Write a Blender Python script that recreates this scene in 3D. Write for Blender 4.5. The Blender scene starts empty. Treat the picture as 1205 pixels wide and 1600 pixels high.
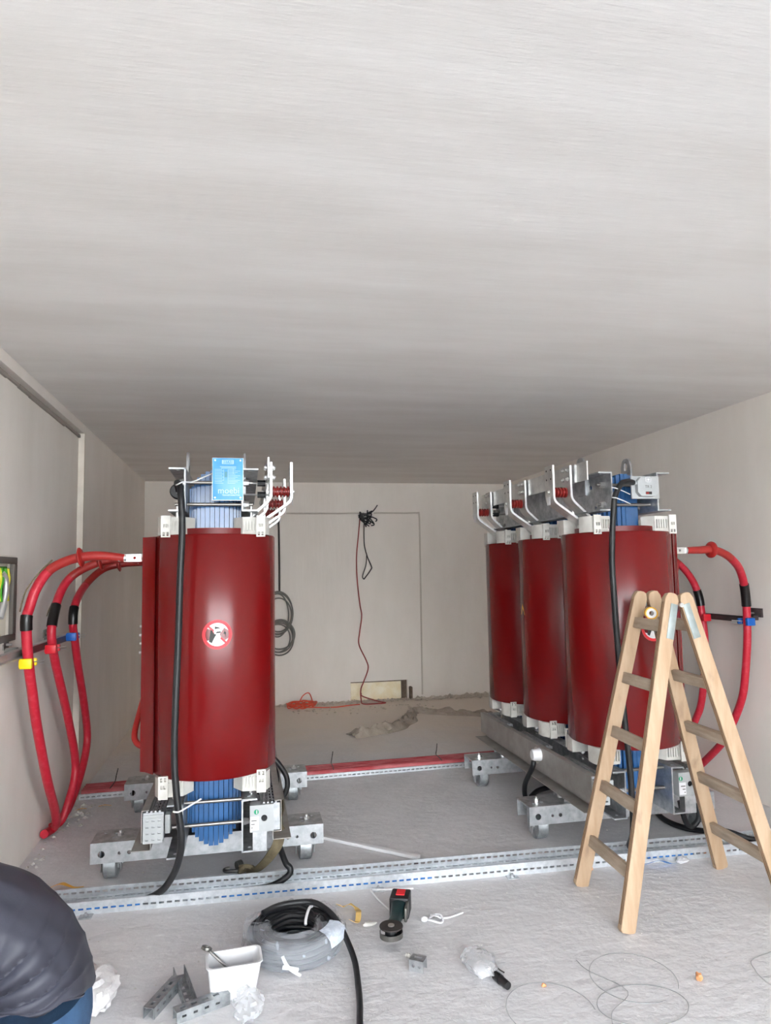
import bpy, bmesh, math, random
from mathutils import Vector, Matrix, noise
from mathutils.geometry import tessellate_polygon

random.seed(7)
SC = bpy.context.scene
COL = SC.collection

# ------------------------------------------------------------------ camera
def cam_matrix(yaw, pitch, roll, loc):
    cy, sy, cp, sp = math.cos(yaw), math.sin(yaw), math.cos(pitch), math.sin(pitch)
    f = Vector((sy*cp, cy*cp, sp)); r = Vector((cy, -sy, 0)); u = r.cross(f)
    c, s = math.cos(roll), math.sin(roll)
    r2 = c*r + s*u; u2 = -s*r + c*u
    m = Matrix((r2, u2, -f)).transposed().to_4x4()
    m.translation = loc
    return m
cam = bpy.data.cameras.new('camera')
cam.sensor_fit = 'VERTICAL'; cam.sensor_height = 36.0
cam.lens = 1090.0/1600.0*36.0
cam.clip_start = 0.05; cam.clip_end = 200
camo = bpy.data.objects.new('camera', cam); COL.objects.link(camo)
camo.matrix_world = cam_matrix(0.199, 0.0862, -0.0174, Vector((0, 0, 1.6)))
SC.camera = camo

# ------------------------------------------------------------------ sky, sun, exposure
w = bpy.data.worlds.new('sky'); SC.world = w; w.use_nodes = True
nt = w.node_tree; nt.nodes.clear()
sky = nt.nodes.new('ShaderNodeTexSky'); sky.sky_type = 'NISHITA'
sky.sun_disc = False; sky.sun_elevation = math.radians(48); sky.sun_rotation = math.radians(25)
sky.air_density = 1.0; sky.dust_density = 3.0; sky.ozone_density = 1.0
bg = nt.nodes.new('ShaderNodeBackground'); bg.inputs[1].default_value = 0.16
wo = nt.nodes.new('ShaderNodeOutputWorld')
nt.links.new(sky.outputs[0], bg.inputs[0]); nt.links.new(bg.outputs[0], wo.inputs[0])
sl = bpy.data.lights.new('sun', 'SUN'); sl.energy = 22.0; sl.angle = math.radians(0.6); sl.color = (.93, .99, 1.04)
so = bpy.data.objects.new('sun', sl); COL.objects.link(so)
so.location = (3, 10, 12)
so.rotation_euler = Vector((-0.22, -0.74, -0.66)).to_track_quat('-Z', 'Y').to_euler()
# portal over the open front of the room (guides sky sampling, gives no light of its own)
pl = bpy.data.lights.new('front_opening_portal', 'AREA'); pl.shape = 'RECTANGLE'; pl.size = 4.0; pl.size_y = 2.6
po = bpy.data.objects.new('front_opening_portal', pl); COL.objects.link(po)
po.location = (.875, -0.52, 1.3); po.rotation_euler = (math.radians(90), 0, 0)
pl.cycles.is_portal = True
SC.cycles.diffuse_bounces = 10
SC.view_settings.view_transform = 'Standard'; SC.view_settings.look = 'None'
SC.view_settings.exposure = 1.75; SC.view_settings.gamma = 1.0
SC.view_settings.use_curve_mapping = False

# ------------------------------------------------------------------ materials
def lin(c):
    return tuple(((v/255)/12.92 if v/255 <= .04045 else ((v/255+.055)/1.055)**2.4) for v in c)
MATS = {}
def mat(name, rgb, rough=.5, metal=0.0, rgb2=None, vscale=6.0, stretch=(1, 1, 1), bump=0.0, bscale=40.0, bstretch=None,
        coat=0.0, contrast=(.35, .65), rough2=None, detail=4.0, coords='Position', trans=0.0, ior=1.45, alpha=1.0, bdist=.01, spec=.5):
    m = bpy.data.materials.new(name); m.use_nodes = True
    t = m.node_tree; b = t.nodes['Principled BSDF']
    b.inputs['Base Color'].default_value = (*lin(rgb), 1)
    b.inputs['Roughness'].default_value = rough; b.inputs['Metallic'].default_value = metal
    b.inputs['IOR'].default_value = ior
    b.inputs['Specular IOR Level'].default_value = spec
    if coat: b.inputs['Coat Weight'].default_value = coat; b.inputs['Coat Roughness'].default_value = .15
    if trans: b.inputs['Transmission Weight'].default_value = trans
    if alpha < 1: b.inputs['Alpha'].default_value = alpha
    if coords == 'Position': src = t.nodes.new('ShaderNodeNewGeometry').outputs['Position']
    else: src = t.nodes.new('ShaderNodeTexCoord').outputs['Object']
    def nz(scale, st, det=detail):
        mp = t.nodes.new('ShaderNodeMapping'); mp.inputs['Scale'].default_value = st
        t.links.new(src, mp.inputs['Vector'])
        n = t.nodes.new('ShaderNodeTexNoise'); n.inputs['Scale'].default_value = scale; n.inputs['Detail'].default_value = det
        n.inputs['Roughness'].default_value = .6
        t.links.new(mp.outputs[0], n.inputs['Vector']); return n
    if rgb2 is not None or rough2 is not None:
        n = nz(vscale, stretch); r = t.nodes.new('ShaderNodeMapRange')
        r.inputs['From Min'].default_value, r.inputs['From Max'].default_value = contrast
        t.links.new(n.outputs[0], r.inputs['Value'])
        if rgb2 is not None:
            mx = t.nodes.new('ShaderNodeMix'); mx.data_type = 'RGBA'
            mx.inputs[6].default_value = (*lin(rgb), 1); mx.inputs[7].default_value = (*lin(rgb2), 1)
            t.links.new(r.outputs[0], mx.inputs[0]); t.links.new(mx.outputs[2], b.inputs['Base Color'])
        if rough2 is not None:
            mr = t.nodes.new('ShaderNodeMapRange'); mr.inputs['To Min'].default_value = rough; mr.inputs['To Max'].default_value = rough2
            t.links.new(r.outputs[0], mr.inputs['Value']); t.links.new(mr.outputs[0], b.inputs['Roughness'])
    if bump:
        n = nz(bscale, bstretch or stretch, 5.0); bp = t.nodes.new('ShaderNodeBump')
        bp.inputs['Strength'].default_value = bump; bp.inputs['Distance'].default_value = bdist
        t.links.new(n.outputs[0], bp.inputs['Height']); t.links.new(bp.outputs[0], b.inputs['Normal'])
    MATS[name] = m
    return m
def two_layer(m, rgb3, scale, lo, hi, stretch=(1, 1, 1)):
    """lay a second blotchy colour over a material made by mat()"""
    t = m.node_tree; b = t.nodes['Principled BSDF']; link = [l for l in t.links if l.to_socket == b.inputs['Base Color']][0]
    old = link.from_socket; g = t.nodes.new('ShaderNodeNewGeometry'); mp = t.nodes.new('ShaderNodeMapping')
    mp.inputs['Scale'].default_value = stretch
    n = t.nodes.new('ShaderNodeTexNoise'); n.inputs['Scale'].default_value = scale; n.inputs['Detail'].default_value = 6
    t.links.new(g.outputs['Position'], mp.inputs[0]); t.links.new(mp.outputs[0], n.inputs['Vector'])
    r = t.nodes.new('ShaderNodeMapRange'); r.inputs['From Min'].default_value = lo; r.inputs['From Max'].default_value = hi
    t.links.new(n.outputs[0], r.inputs['Value'])
    mx = t.nodes.new('ShaderNodeMix'); mx.data_type = 'RGBA'; mx.inputs[7].default_value = (*lin(rgb3), 1)
    t.links.new(r.outputs[0], mx.inputs[0]); t.links.new(old, mx.inputs[6]); t.links.new(mx.outputs[2], b.inputs['Base Color'])

m_wall = mat('wall_paint', (230, 224, 217), .85, rgb2=(222, 215, 207), vscale=2.2, stretch=(1, 1, .35), bump=.35, bscale=26, bstretch=(1, 1, .12), bdist=.006)
m_ceil = mat('ceiling_paint', (231, 229, 226), .85, rgb2=(221, 218, 214), vscale=1.6, stretch=(.5, 2.4, 1), bump=.28, bscale=30, bstretch=(.22, 1.6, 1), bdist=.006)
m_floor = mat('concrete_floor', (203, 202, 204), .8, rgb2=(213, 212, 214), vscale=2.4, bump=.7, bscale=16, bstretch=(.7, 1, 1), bdist=.012, rough2=.6)
two_layer(m_floor, (226, 225, 226), 55.0, .58, .76, (.6, 1, 1))
def dust_zone(m, rgb3, y0, y1):
    """brown mortar dust on the part of the floor beyond the rear tray"""
    t = m.node_tree; b = t.nodes['Principled BSDF']; old = [l for l in t.links if l.to_socket == b.inputs['Base Color']][0].from_socket
    g = t.nodes.new('ShaderNodeNewGeometry'); sp = t.nodes.new('ShaderNodeSeparateXYZ'); t.links.new(g.outputs['Position'], sp.inputs[0])
    n = t.nodes.new('ShaderNodeTexNoise'); n.inputs['Scale'].default_value = 2.2; n.inputs['Detail'].default_value = 5; t.links.new(g.outputs['Position'], n.inputs['Vector'])
    ad = t.nodes.new('ShaderNodeMath'); ad.operation = 'MULTIPLY_ADD'; ad.inputs[1].default_value = 1.6; t.links.new(n.outputs[0], ad.inputs[0]); t.links.new(sp.outputs[1], ad.inputs[2])
    r = t.nodes.new('ShaderNodeMapRange'); r.inputs['From Min'].default_value = y0+.8; r.inputs['From Max'].default_value = y1+.8; t.links.new(ad.outputs[0], r.inputs['Value'])
    mx = t.nodes.new('ShaderNodeMix'); mx.data_type = 'RGBA'; mx.inputs[7].default_value = (*lin(rgb3), 1)
    t.links.new(r.outputs[0], mx.inputs[0]); t.links.new(old, mx.inputs[6]); t.links.new(mx.outputs[2], b.inputs['Base Color'])
dust_zone(m_floor, (222, 210, 198), 5.8, 7.4)
m_outside = mat('yard_concrete', (176, 175, 173), .9, rgb2=(160, 159, 157), vscale=.8)
m_addedwall = mat('wall_added_render', (224, 223, 221), .9, rgb2=(214, 213, 211), vscale=.7)  # for the unseen walls added to shade the yard and bounce sunlight
m_trimwhite = mat('white_corner_bead', (226, 219, 208), .7, rgb2=(214, 206, 195), vscale=9)
m_groove = mat('grey_brown_strip', (150, 142, 134), .8)  # grey-brown strip, darker than the wall
m_red = mat('red_cast_resin', (110, 12, 14), .20, rgb2=(98, 10, 12), vscale=5, stretch=(1, 1, .4), rough2=.28, coat=.0, contrast=(.1, .9), bump=.02, bscale=5, bdist=.01)
m_redin = mat('red_winding_resin', (110, 14, 16), .42, rgb2=(96, 12, 14), vscale=8)
m_redcable = mat('red_cable_sheath', (182, 32, 50), .42, rgb2=(196, 62, 78), vscale=30, contrast=(.5, .8), bump=.08, bscale=60)
m_redterm = mat('red_heat_shrink', (150, 32, 30), .4, rgb2=(160, 45, 40), vscale=20)
m_reddusty = mat('dusty_red_cable', (160, 48, 56), .6, rgb2=(188, 104, 108), vscale=18, stretch=(.3, 1, 1))
m_steel = mat('galvanised_steel', (196, 198, 200), .38, .85, rgb2=(164, 167, 170), vscale=22, rough2=.52, bump=.03, bscale=60)
m_steeldusty = mat('dusty_galvanised_sheet', (172, 170, 166), .5, .6, rgb2=(160, 156, 150), vscale=10, rough2=.62)
m_alu = mat('aluminium_bar', (226, 226, 224), .32, .9, rgb2=(206, 206, 205), vscale=14, rough2=.42)
m_bolt = mat('zinc_bolt', (222, 222, 220), .28, .95)
m_rod = mat('steel_rod', (150, 146, 142), .35, .9)
m_blue = mat('blue_lacquer', (52, 96, 146), .2, rgb2=(46, 86, 132), vscale=9, bump=.12, bscale=30, bstretch=(3, 3, .2), coat=.3)
m_black = mat('black_rubber', (22, 22, 24), .45, rgb2=(34, 34, 36), vscale=20)
m_pad = mat('white_resin_pad', (212, 210, 204), .55, rgb2=(196, 194, 187), vscale=14)
m_hole = mat('hole_dark_rotor_black', (24, 24, 26), .7)  # black for the fan rotor and for discs painting the shade inside holes
m_insul = mat('brown_red_insulator', (128, 32, 28), .35)
m_grey = mat('grey_plastic', (172, 175, 176), .45, rgb2=(164, 167, 168), vscale=12)
m_plate = mat('blue_nameplate', (70, 150, 206), .3, rgb2=(96, 168, 214), vscale=5, coords='Object')
m_plateline = mat('nameplate_print', (176, 208, 236), .4)
m_teal = mat('nameplate_teal_print', (74, 140, 156), .4)
m_white = mat('white_plastic', (222, 222, 224), .4)
m_signred = mat('sign_red', (222, 40, 52), .4)
m_signblack = mat('sign_black', (38, 36, 34), .5)
m_signyellow = mat('sign_yellow', (226, 168, 30), .4)
m_signgreen = mat('sticker_green', (30, 140, 100), .4)
m_wood = mat('pine_plywood', (178, 154, 128), .6, rgb2=(166, 138, 110), vscale=7, stretch=(4, 4, .5), bump=.1, bscale=30, bstretch=(4, 4, .3), coords='Object')
two_layer(m_wood, (150, 126, 104), 14, .63, .78, (1, 1, .6))
m_woodedge = mat('plywood_edge', (112, 82, 56), .7, rgb2=(92, 66, 44), vscale=120, stretch=(1, 3, .1), coords='Object')
m_rung = mat('worn_wood_rung', (174, 158, 140), .7, rgb2=(150, 134, 116), vscale=12, stretch=(3, .5, 3), bump=.12, bscale=40, bstretch=(3, .4, 3))
m_hinge = mat('hinge_plate', (158, 166, 166), .45, .6, rgb2=(144, 154, 152), vscale=20)
m_yellow = mat('yellow_plastic', (236, 204, 10), .4)
m_clipred = mat('red_plastic_clip', (200, 24, 40), .4)
m_clipblue = mat('blue_plastic_clip', (26, 88, 170), .4)
m_darkrail = mat('dark_rail', (88, 80, 80), .45, .5, rgb2=(74, 66, 66), vscale=8)
m_rail = mat('pale_rail', (206, 202, 198), .4, .6)
m_film = mat('blue_protective_film', (44, 116, 186), .3, rgb2=(30, 84, 150), vscale=14, stretch=(1, 1, 1))
m_label = mat('pale_label', (206, 214, 224), .5, rgb2=(176, 186, 200), vscale=50)
m_greycable = mat('grey_cable', (112, 110, 104), .5)
m_darkcable = mat('dark_cable', (62, 58, 54), .5)
m_redwire = mat('thin_red_wire', (150, 60, 56), .5)
m_orangewire = mat('orange_wire', (214, 78, 50), .5)
m_conduit = mat('plaster_coloured_conduit', (196, 188, 178), .7)
m_board = mat('cream_insulation_board', (240, 226, 190), .8, rgb2=(250, 242, 220), vscale=9, bump=.5, bscale=22)
two_layer(m_board, (196, 150, 60), 6, .66, .76, (1, 1, 2))
m_rubble = mat('grey_rubble', (186, 174, 160), .9, rgb2=(206, 196, 184), vscale=14, bump=.5, bscale=30)
m_ridge = mat('mortar_crust', (172, 160, 147), .9, rgb2=(146, 135, 123), vscale=9, bump=.5, bscale=40)
m_reveal = mat('raw_masonry', (120, 106, 92), .95, rgb2=(98, 84, 72), vscale=20, bump=.8, bscale=40)
m_khaki = mat('khaki_webbing', (104, 94, 72), .8, rgb2=(86, 76, 58), vscale=30, bump=.2, bscale=120)
m_dullsteel = mat('dull_steel', (128, 126, 122), .4, .85, rgb2=(104, 102, 98), vscale=16)
m_paper = mat('crumpled_translucent_plastic', (226, 226, 228), .3, rgb2=(206, 206, 210), vscale=30, bump=.6, bscale=40, alpha=.75)
m_glassy = None
m_toolgreen = mat('dark_green_tool', (26, 52, 52), .45, rgb2=(20, 42, 44), vscale=20)
m_toolblack = mat('black_tool_plastic', (26, 26, 28), .5)
m_toolred = mat('red_latch', (216, 40, 48), .45)
m_disc = mat('flap_disc', (52, 46, 44), .75, rgb2=(38, 34, 32), vscale=60)
m_mask = mat('masking_paper', (222, 190, 120), .7, rgb2=(206, 170, 100), vscale=20)
m_copper = mat('copper_scrap', (214, 150, 104), .5)
m_jacket = mat('dark_jacket_cloth', (58, 59, 70), .55, rgb2=(50, 51, 61), vscale=5, bump=.06, bscale=220, spec=.5)
m_jeans = mat('blue_denim', (44, 72, 104), .85, rgb2=(56, 88, 122), vscale=16, bump=.25, bscale=240)
m_seam = mat('denim_seam', (138, 160, 186), .8)
m_skin = mat('skin', (198, 150, 124), .55)
m_hair = mat('dark_hair', (34, 28, 24), .6, bump=.4, bscale=120)
m_shoe = mat('work_shoe', (60, 52, 44), .6)
m_frame = mat('grey_window_frame', (98, 92, 86), .6)
m_cream = mat('cream_backplate', (240, 232, 216), .6)
m_greenw = mat('green_wire', (70, 160, 40), .5)
m_ygreen = mat('yellow_wire', (224, 214, 60), .5)
m_silver = mat('silver_foil', (206, 206, 204), .3, .6)
m_sack = mat('white_woven_sack', (226, 224, 224), .6, rgb2=(206, 204, 206), vscale=20, bump=.5, bscale=60)
m_crumb = mat('pale_crumbs', (206, 203, 199), .9, rgb2=(190, 186, 180), vscale=20)
m_strut = mat('worn_steel_channel', (176, 180, 182), .42, .75, rgb2=(142, 146, 148), vscale=24, rough2=.55)
m_traysteel = mat('bright_galvanised_tray', (214, 218, 222), .35, .6, rgb2=(190, 195, 200), vscale=30, rough2=.42)
def wrap_mat(name, base, peak, scale, lo, hi, col):
    """thin clear plastic: see-through, with milky creases"""
    m = mat(name, col, .15, bump=.7, bscale=scale*.8, bdist=.015); t = m.node_tree; b = t.nodes['Principled BSDF']
    g = t.nodes.new('ShaderNodeNewGeometry'); n = t.nodes.new('ShaderNodeTexNoise'); n.noise_type = 'RIDGED_MULTIFRACTAL'
    n.inputs['Scale'].default_value = scale; n.inputs['Detail'].default_value = 3; n.normalize = True
    t.links.new(g.outputs['Position'], n.inputs['Vector'])
    r = t.nodes.new('ShaderNodeMapRange'); r.inputs['From Min'].default_value = lo; r.inputs['From Max'].default_value = hi
    r.inputs['To Min'].default_value = base; r.inputs['To Max'].default_value = peak
    t.links.new(n.outputs[0], r.inputs['Value']); t.links.new(r.outputs[0], b.inputs['Alpha'])
    return m
m_clear = wrap_mat('clear_wrap', .30, .95, 20, .30, .58, (206, 211, 219))
m_glassy = wrap_mat('clear_plastic_bag', .34, .9, 20, .30, .60, (220, 222, 226))
m_tape = mat('black_tape', (20, 18, 18), .32)

# ------------------------------------------------------------------ mesh helper
class MB:
    def __init__(s): s.v = []; s.f = []
    def add(s, vs, fs):
        k = len(s.v); s.v += [tuple(v) for v in vs]; s.f += [tuple(i+k for i in f) for f in fs]; return s
    def box(s, x0, x1, y0, y1, z0, z1, M=None):
        vs = [Vector((x, y, z)) for x in (x0, x1) for y in (y0, y1) for z in (z0, z1)]
        if M is not None: vs = [M @ v for v in vs]
        return s.add(vs, [(0, 1, 3, 2), (4, 6, 7, 5), (0, 4, 5, 1), (2, 3, 7, 6), (0, 2, 6, 4), (1, 5, 7, 3)])
    def bar(s, a, b, wd, th, up=(0, 0, 1)):
        """rectangular bar from a to b; wd across (up x dir), th along up"""
        a, b = Vector(a), Vector(b); d = (b-a).normalized(); up = Vector(up)
        sd = d.cross(up).normalized(); u = sd.cross(d)
        vs = [p + sd*wd/2*i + u*th/2*j for p in (a, b) for i, j in ((-1, -1), (1, -1), (1, 1), (-1, 1))]
        return s.add(vs, [(3, 2, 1, 0), (4, 5, 6, 7), (0, 1, 5, 4), (1, 2, 6, 5), (2, 3, 7, 6), (3, 0, 4, 7)])
    def cyl(s, a, b, r, n=16, r2=None, cap=True):
        a, b = Vector(a), Vector(b); d = (b-a).normalized()
        x = d.orthogonal().normalized(); y = d.cross(x); r2 = r if r2 is None else r2
        vs = [a + (x*math.cos(2*math.pi*i/n) + y*math.sin(2*math.pi*i/n))*r for i in range(n)]
        vs += [b + (x*math.cos(2*math.pi*i/n) + y*math.sin(2*math.pi*i/n))*r2 for i in range(n)]
        fs = [(i, (i+1) % n, n+(i+1) % n, n+i) for i in range(n)]
        if cap: fs += [tuple(range(n-1, -1, -1)), tuple(range(n, 2*n))]
        return s.add(vs, fs)
    def lathe(s, prof, o=(0, 0, 0), axis=(0, 0, 1), n=24, closed=False):
        """prof: (radius, height) pairs"""
        o, d = Vector(o), Vector(axis).normalized(); x = d.orthogonal().normalized(); y = d.cross(x)
        vs = [o + d*h + (x*math.cos(2*math.pi*i/n) + y*math.sin(2*math.pi*i/n))*r for r, h in prof for i in range(n)]
        m = len(prof); fs = []
        for j in range(m if closed else m-1):
            k = (j+1) % m
            fs += [(j*n+i, j*n+(i+1) % n, k*n+(i+1) % n, k*n+i) for i in range(n)]
        if not closed:
            if prof[0][0] > 1e-6: fs.append(tuple(range(n-1, -1, -1)))
            if prof[-1][0] > 1e-6: fs.append(tuple((m-1)*n+i for i in range(n)))
        return s.add(vs, fs)
    def tube(s, pts, r, n=10, smooth=6, closed=False, cap=True):
        """swept tube; r a number or a list per control point"""
        P = [Vector(p) for p in pts]; R = list(r) if isinstance(r, (list, tuple)) else [r]*len(P)
        if smooth > 1: P, R = spline(P, R, smooth, closed)
        m = len(P); T = []
        for i in range(m):
            a = P[i-1] if (i or closed) else P[i]; b = P[(i+1) % m] if (i < m-1 or closed) else P[i]
            T.append((b-a).normalized())
        x = T[0].orthogonal().normalized(); vs = []
        for i in range(m):
            x = (x - T[i]*x.dot(T[i])).normalized(); y = T[i].cross(x)
            vs += [P[i] + (x*math.cos(2*math.pi*k/n) + y*math.sin(2*math.pi*k/n))*R[i] for k in range(n)]
        fs = []
        for i in range(m if closed else m-1):
            j = (i+1) % m
            fs += [(i*n+k, i*n+(k+1) % n, j*n+(k+1) % n, j*n+k) for k in range(n)]
        if cap and not closed: fs += [tuple(range(n-1, -1, -1)), tuple((m-1)*n+k for k in range(n))]
        return s.add(vs, fs)
    def prism(s, poly, M, h):
        """polygon in the xy plane of M, extruded by h along its z"""
        n = len(poly); vs = [M @ Vector((x, y, 0)) for x, y in poly] + [M @ Vector((x, y, h)) for x, y in poly]
        return s.add(vs, [tuple(range(n-1, -1, -1)), tuple(range(n, 2*n))] + [(i, (i+1) % n, n+(i+1) % n, n+i) for i in range(n)])
    def holed(s, outer, holes, M, h):
        """flat plate with round or polygonal holes: outer and holes are 2d loops"""
        loops = [[Vector((x, y, 0)) for x, y in lp] for lp in [outer]+holes]
        flat = [v for lp in loops for v in lp]; n = len(flat)
        tris = tessellate_polygon(loops)
        vs = [M @ v for v in flat]+[M @ (v+Vector((0, 0, h))) for v in flat]
        fs = [tuple(t) for t in tris]+[tuple(n+i for i in reversed(t)) for t in tris]
        k = 0
        for lp in loops:
            c = len(lp); fs += [(k+i, k+(i+1) % c, n+k+(i+1) % c, n+k+i) for i in range(c)]; k += c
        return s.add(vs, fs)
    def build(s, name, m, parent=None, loc=None, smooth=38, bevel=0.0, recenter=False):
        me = bpy.data.meshes.new(name)
        off = Vector((0, 0, 0))
        if recenter:
            xs, ys, zs = zip(*s.v); off = Vector(((min(xs)+max(xs))/2, (min(ys)+max(ys))/2, min(zs)))
        me.from_pydata([tuple(Vector(v)-off) for v in s.v], [], s.f)
        bm = bmesh.new(); bm.from_mesh(me); bmesh.ops.recalc_face_normals(bm, faces=bm.faces[:])
        if bevel:
            ed = [e for e in bm.edges if len(e.link_faces) == 2 and e.calc_face_angle(0) > .6]
            bmesh.ops.bevel(bm, geom=ed, offset=bevel, segments=2, affect='EDGES', profile=.5, clamp_overlap=True)
        bm.to_mesh(me); bm.free()
        if smooth:
            me.polygons.foreach_set('use_smooth', [True]*len(me.polygons)); me.set_sharp_from_angle(angle=math.radians(smooth))
        me.materials.append(m)
        o = bpy.data.objects.new(name, me); COL.objects.link(o)
        o.location = off if loc is None else Vector(loc)
        if parent is not None: o.parent = parent
        return o
def spline(P, R, k, closed=False):
    n = len(P); Q = []; S = []
    rng = range(n if closed else n-1)
    for i in rng:
        if closed: p0, p1, p2, p3 = P[i-1], P[i], P[(i+1) % n], P[(i+2) % n]; r1, r2 = R[i], R[(i+1) % n]
        else: p0, p1, p2, p3 = P[max(i-1, 0)], P[i], P[i+1], P[min(i+2, n-1)]; r1, r2 = R[i], R[i+1]
        for j in range(k):
            t = j/k
            Q.append(.5*((2*p1)+(p2-p0)*t+(2*p0-5*p1+4*p2-p3)*t*t+(3*p1-p0-3*p2+p3)*t**3)); S.append(r1+(r2-r1)*t)
    if not closed: Q.append(P[-1]); S.append(R[-1])
    return Q, S
def circ(x, y, r, n=14): return [(x+r*math.cos(2*math.pi*i/n), y+r*math.sin(2*math.pi*i/n)) for i in range(n)]
def rect(x0, x1, y0, y1): return [(x0, y0), (x1, y0), (x1, y1), (x0, y1)]
def frame(o, x, y):
    x, y = Vector(x).normalized(), Vector(y).normalized(); z = x.cross(y)
    m = Matrix((x, y, z)).transposed().to_4x4(); m.translation = Vector(o); return m
def tag(o, label, cat, group=None):
    o['label'] = label; o['category'] = cat
    if group: o['group'] = group
    return o
def thing(name, label, cat, loc=(0, 0, 0), group=None, rotz=0.0):
    o = bpy.data.objects.new(name, None); COL.objects.link(o); o.location = loc; o.rotation_euler = (0, 0, rotz)
    o.empty_display_size = .1
    return tag(o, label, cat, group)
def struct(o): o['kind'] = 'structure'; return o
def stuff(o): o['kind'] = 'stuff'; return o
def text(name, s, size, M, m, parent, depth=.0004, bold=0.0, sx=1.0):
    cu = bpy.data.curves.new(name, 'FONT'); cu.body = s; cu.size = size; cu.align_x = 'CENTER'; cu.align_y = 'CENTER'
    cu.extrude = depth; cu.offset = bold; cu.resolution_u = 3
    cu.materials.append(m)
    tmp = bpy.data.objects.new(name, cu); me = bpy.data.meshes.new_from_object(tmp); me.name = name
    bpy.data.objects.remove(tmp); bpy.data.curves.remove(cu)
    o = bpy.data.objects.new(name, me); COL.objects.link(o); o.parent = parent
    o.matrix_local = M @ Matrix.Diagonal((sx, 1, 1, 1)); return o
def slotted(mb, o, u, v, L, W, th, rows, pitch, slot, sh):
    """slotted sheet: rows = (centre across, start offset)"""
    u, v = Vector(u), Vector(v); n = u.cross(v); o = Vector(o)
    def cell(a0, a1, b0, b1):
        vs = [o+u*a+v*b+n*c for a in (a0, a1) for b in (b0, b1) for c in (0, th)]
        mb.add(vs, [(0, 1, 3, 2), (4, 6, 7, 5), (0, 4, 5, 1), (2, 3, 7, 6), (0, 2, 6, 4), (1, 5, 7, 3)])
    y = 0
    for c, off in sorted(rows):
        cell(0, L, y, c-sh/2); a = 0; x = off
        while x+slot < L:
            cell(a, x, c-sh/2, c+sh/2); a = x+slot; x += pitch
        cell(a, L, c-sh/2, c+sh/2); y = c+sh/2
    cell(0, L, y, W)
    return mb

# ------------------------------------------------------------------ the room
XL, XLB, XR, YB, H, YF = -1.235, -1.195, 3.42, 8.80, 2.75, -0.55
struct(MB().box(XL-.3, XR+.3, YF, YB+.3, -.2, 0).build('floor', m_floor, smooth=0))
struct(MB().box(XL-.3, XR+.3, YF, YB+.3, H, H+.25).build('ceiling', m_ceil, smooth=0))
wl = MB().box(XL-.3, XL, YF, 4.0-.23, 0, H)                        # left wall with a window hole beside the first cable
wl.box(XL-.3, XL, 4.14, YB, 0, H).box(XL-.3, XL, 3.77, 4.14, 0, 1.27).box(XL-.3, XL, 3.77, 4.14, 1.71, H)
wl.box(XL, XLB, 5.58, YB, 0, H).box(XL, XLB, YF, 5.58, 2.685, H)
struct(wl.build('wall_left', m_wall, smooth=0))
struct(MB().box(XR, XR+.3, YF, YB, 0, H).build('wall_right', m_wall, smooth=0))
wb = MB().box(XL-.3, XR+.3, YB, YB+.3, .235, H).box(XL-.3, 1.29, YB, YB+.3, 0, .235).box(2.02, XR+.3, YB, YB+.3, 0, .235).box(1.29, 2.02, YB+.25, YB+.3, 0, .235)
struct(wb.build('wall_back', m_wall, smooth=0))
wf = MB().box(XL-.3, -1.05, YF-.25, YF, 0, H).box(2.8, XR+.3, YF-.25, YF, 0, H).box(-1.05, 2.8, YF-.25, YF, 2.62, H+.25)
struct(wf.build('wall_front', m_wall, smooth=0))
struct(MB().box(-40, 40, -60, YF, -.25, -.02).build('ground', m_outside, smooth=0))
# unseen storey added to shade the yard; unseen house wall added to bounce sunlight inside
struct(MB().box(-9, 11, YF-.25, 9.3, 3.0, 6.0).build('wall_added_shade', m_addedwall, smooth=0))
struct(MB().box(-26, 28, -13.5, -13.0, -.02, 7.5).build('wall_added_bounce', m_addedwall, smooth=0))
struct(MB().box(XL+.001, XLB+.004, 5.545, 5.58, 0.0, 2.684).build('trim_1', m_trimwhite, smooth=0))
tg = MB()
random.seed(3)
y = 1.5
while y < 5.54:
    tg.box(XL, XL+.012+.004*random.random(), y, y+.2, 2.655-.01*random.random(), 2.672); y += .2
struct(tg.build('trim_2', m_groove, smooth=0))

# window in the left wall with wiring behind it
t = thing('inspection_window', 'grey framed inspection window in left wall showing green and white wiring', 'window', (XL, 3.955, 1.27))
MB().box(-.008, .014, -.19, .19, .0, .035).box(-.008, .014, -.19, .19, .41, .445).box(-.008, .014, -.19, -.15, .035, .41).box(-.008, .014, .135, .19, .035, .41).build('window_frame', m_frame, t, bevel=.003)
MB().box(-.006, .006, .19, .2, -.008, .453).box(-.006, .006, -.2, .2, .445, .453).box(-.006, .006, -.2, .2, -.008, 0).build('edge_bead', m_trimwhite, t)
MB().box(-.045, -.035, -.185, .18, .0, .44).build('back_panel', m_cream, t)
MB().box(-.035, -.018, -.15, .13, .335, .395).build('terminal_strip', m_greenw, t, bevel=.003)
MB().box(-.035, -.010, -.15, .11, .20, .335).build('terminal_block', m_black, t, bevel=.004)
for i, (mm, dy) in enumerate(((m_greenw, -.09), (m_ygreen, -.03), (m_greenw, .0), (m_greenw, .06), (m_ygreen, .10))):
    MB().tube([(-.008, dy, .385), (-.004, dy+.012, .33), (-.004, dy-.015, .27), (-.006, dy+.005, .215)], .008, 8).build('wire', mm, t)
MB().tube([(-.002, -.0, .36), (.004, .035, .33), (.004, .04, .26), (.0, .02, .19)], .014, 10).build('flexible_hose', m_silver, t)
MB().cyl((-.0, .018, .20), (-.004, -.02, .13), .02, 14).build('hose_fitting', m_silver, t)

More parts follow.
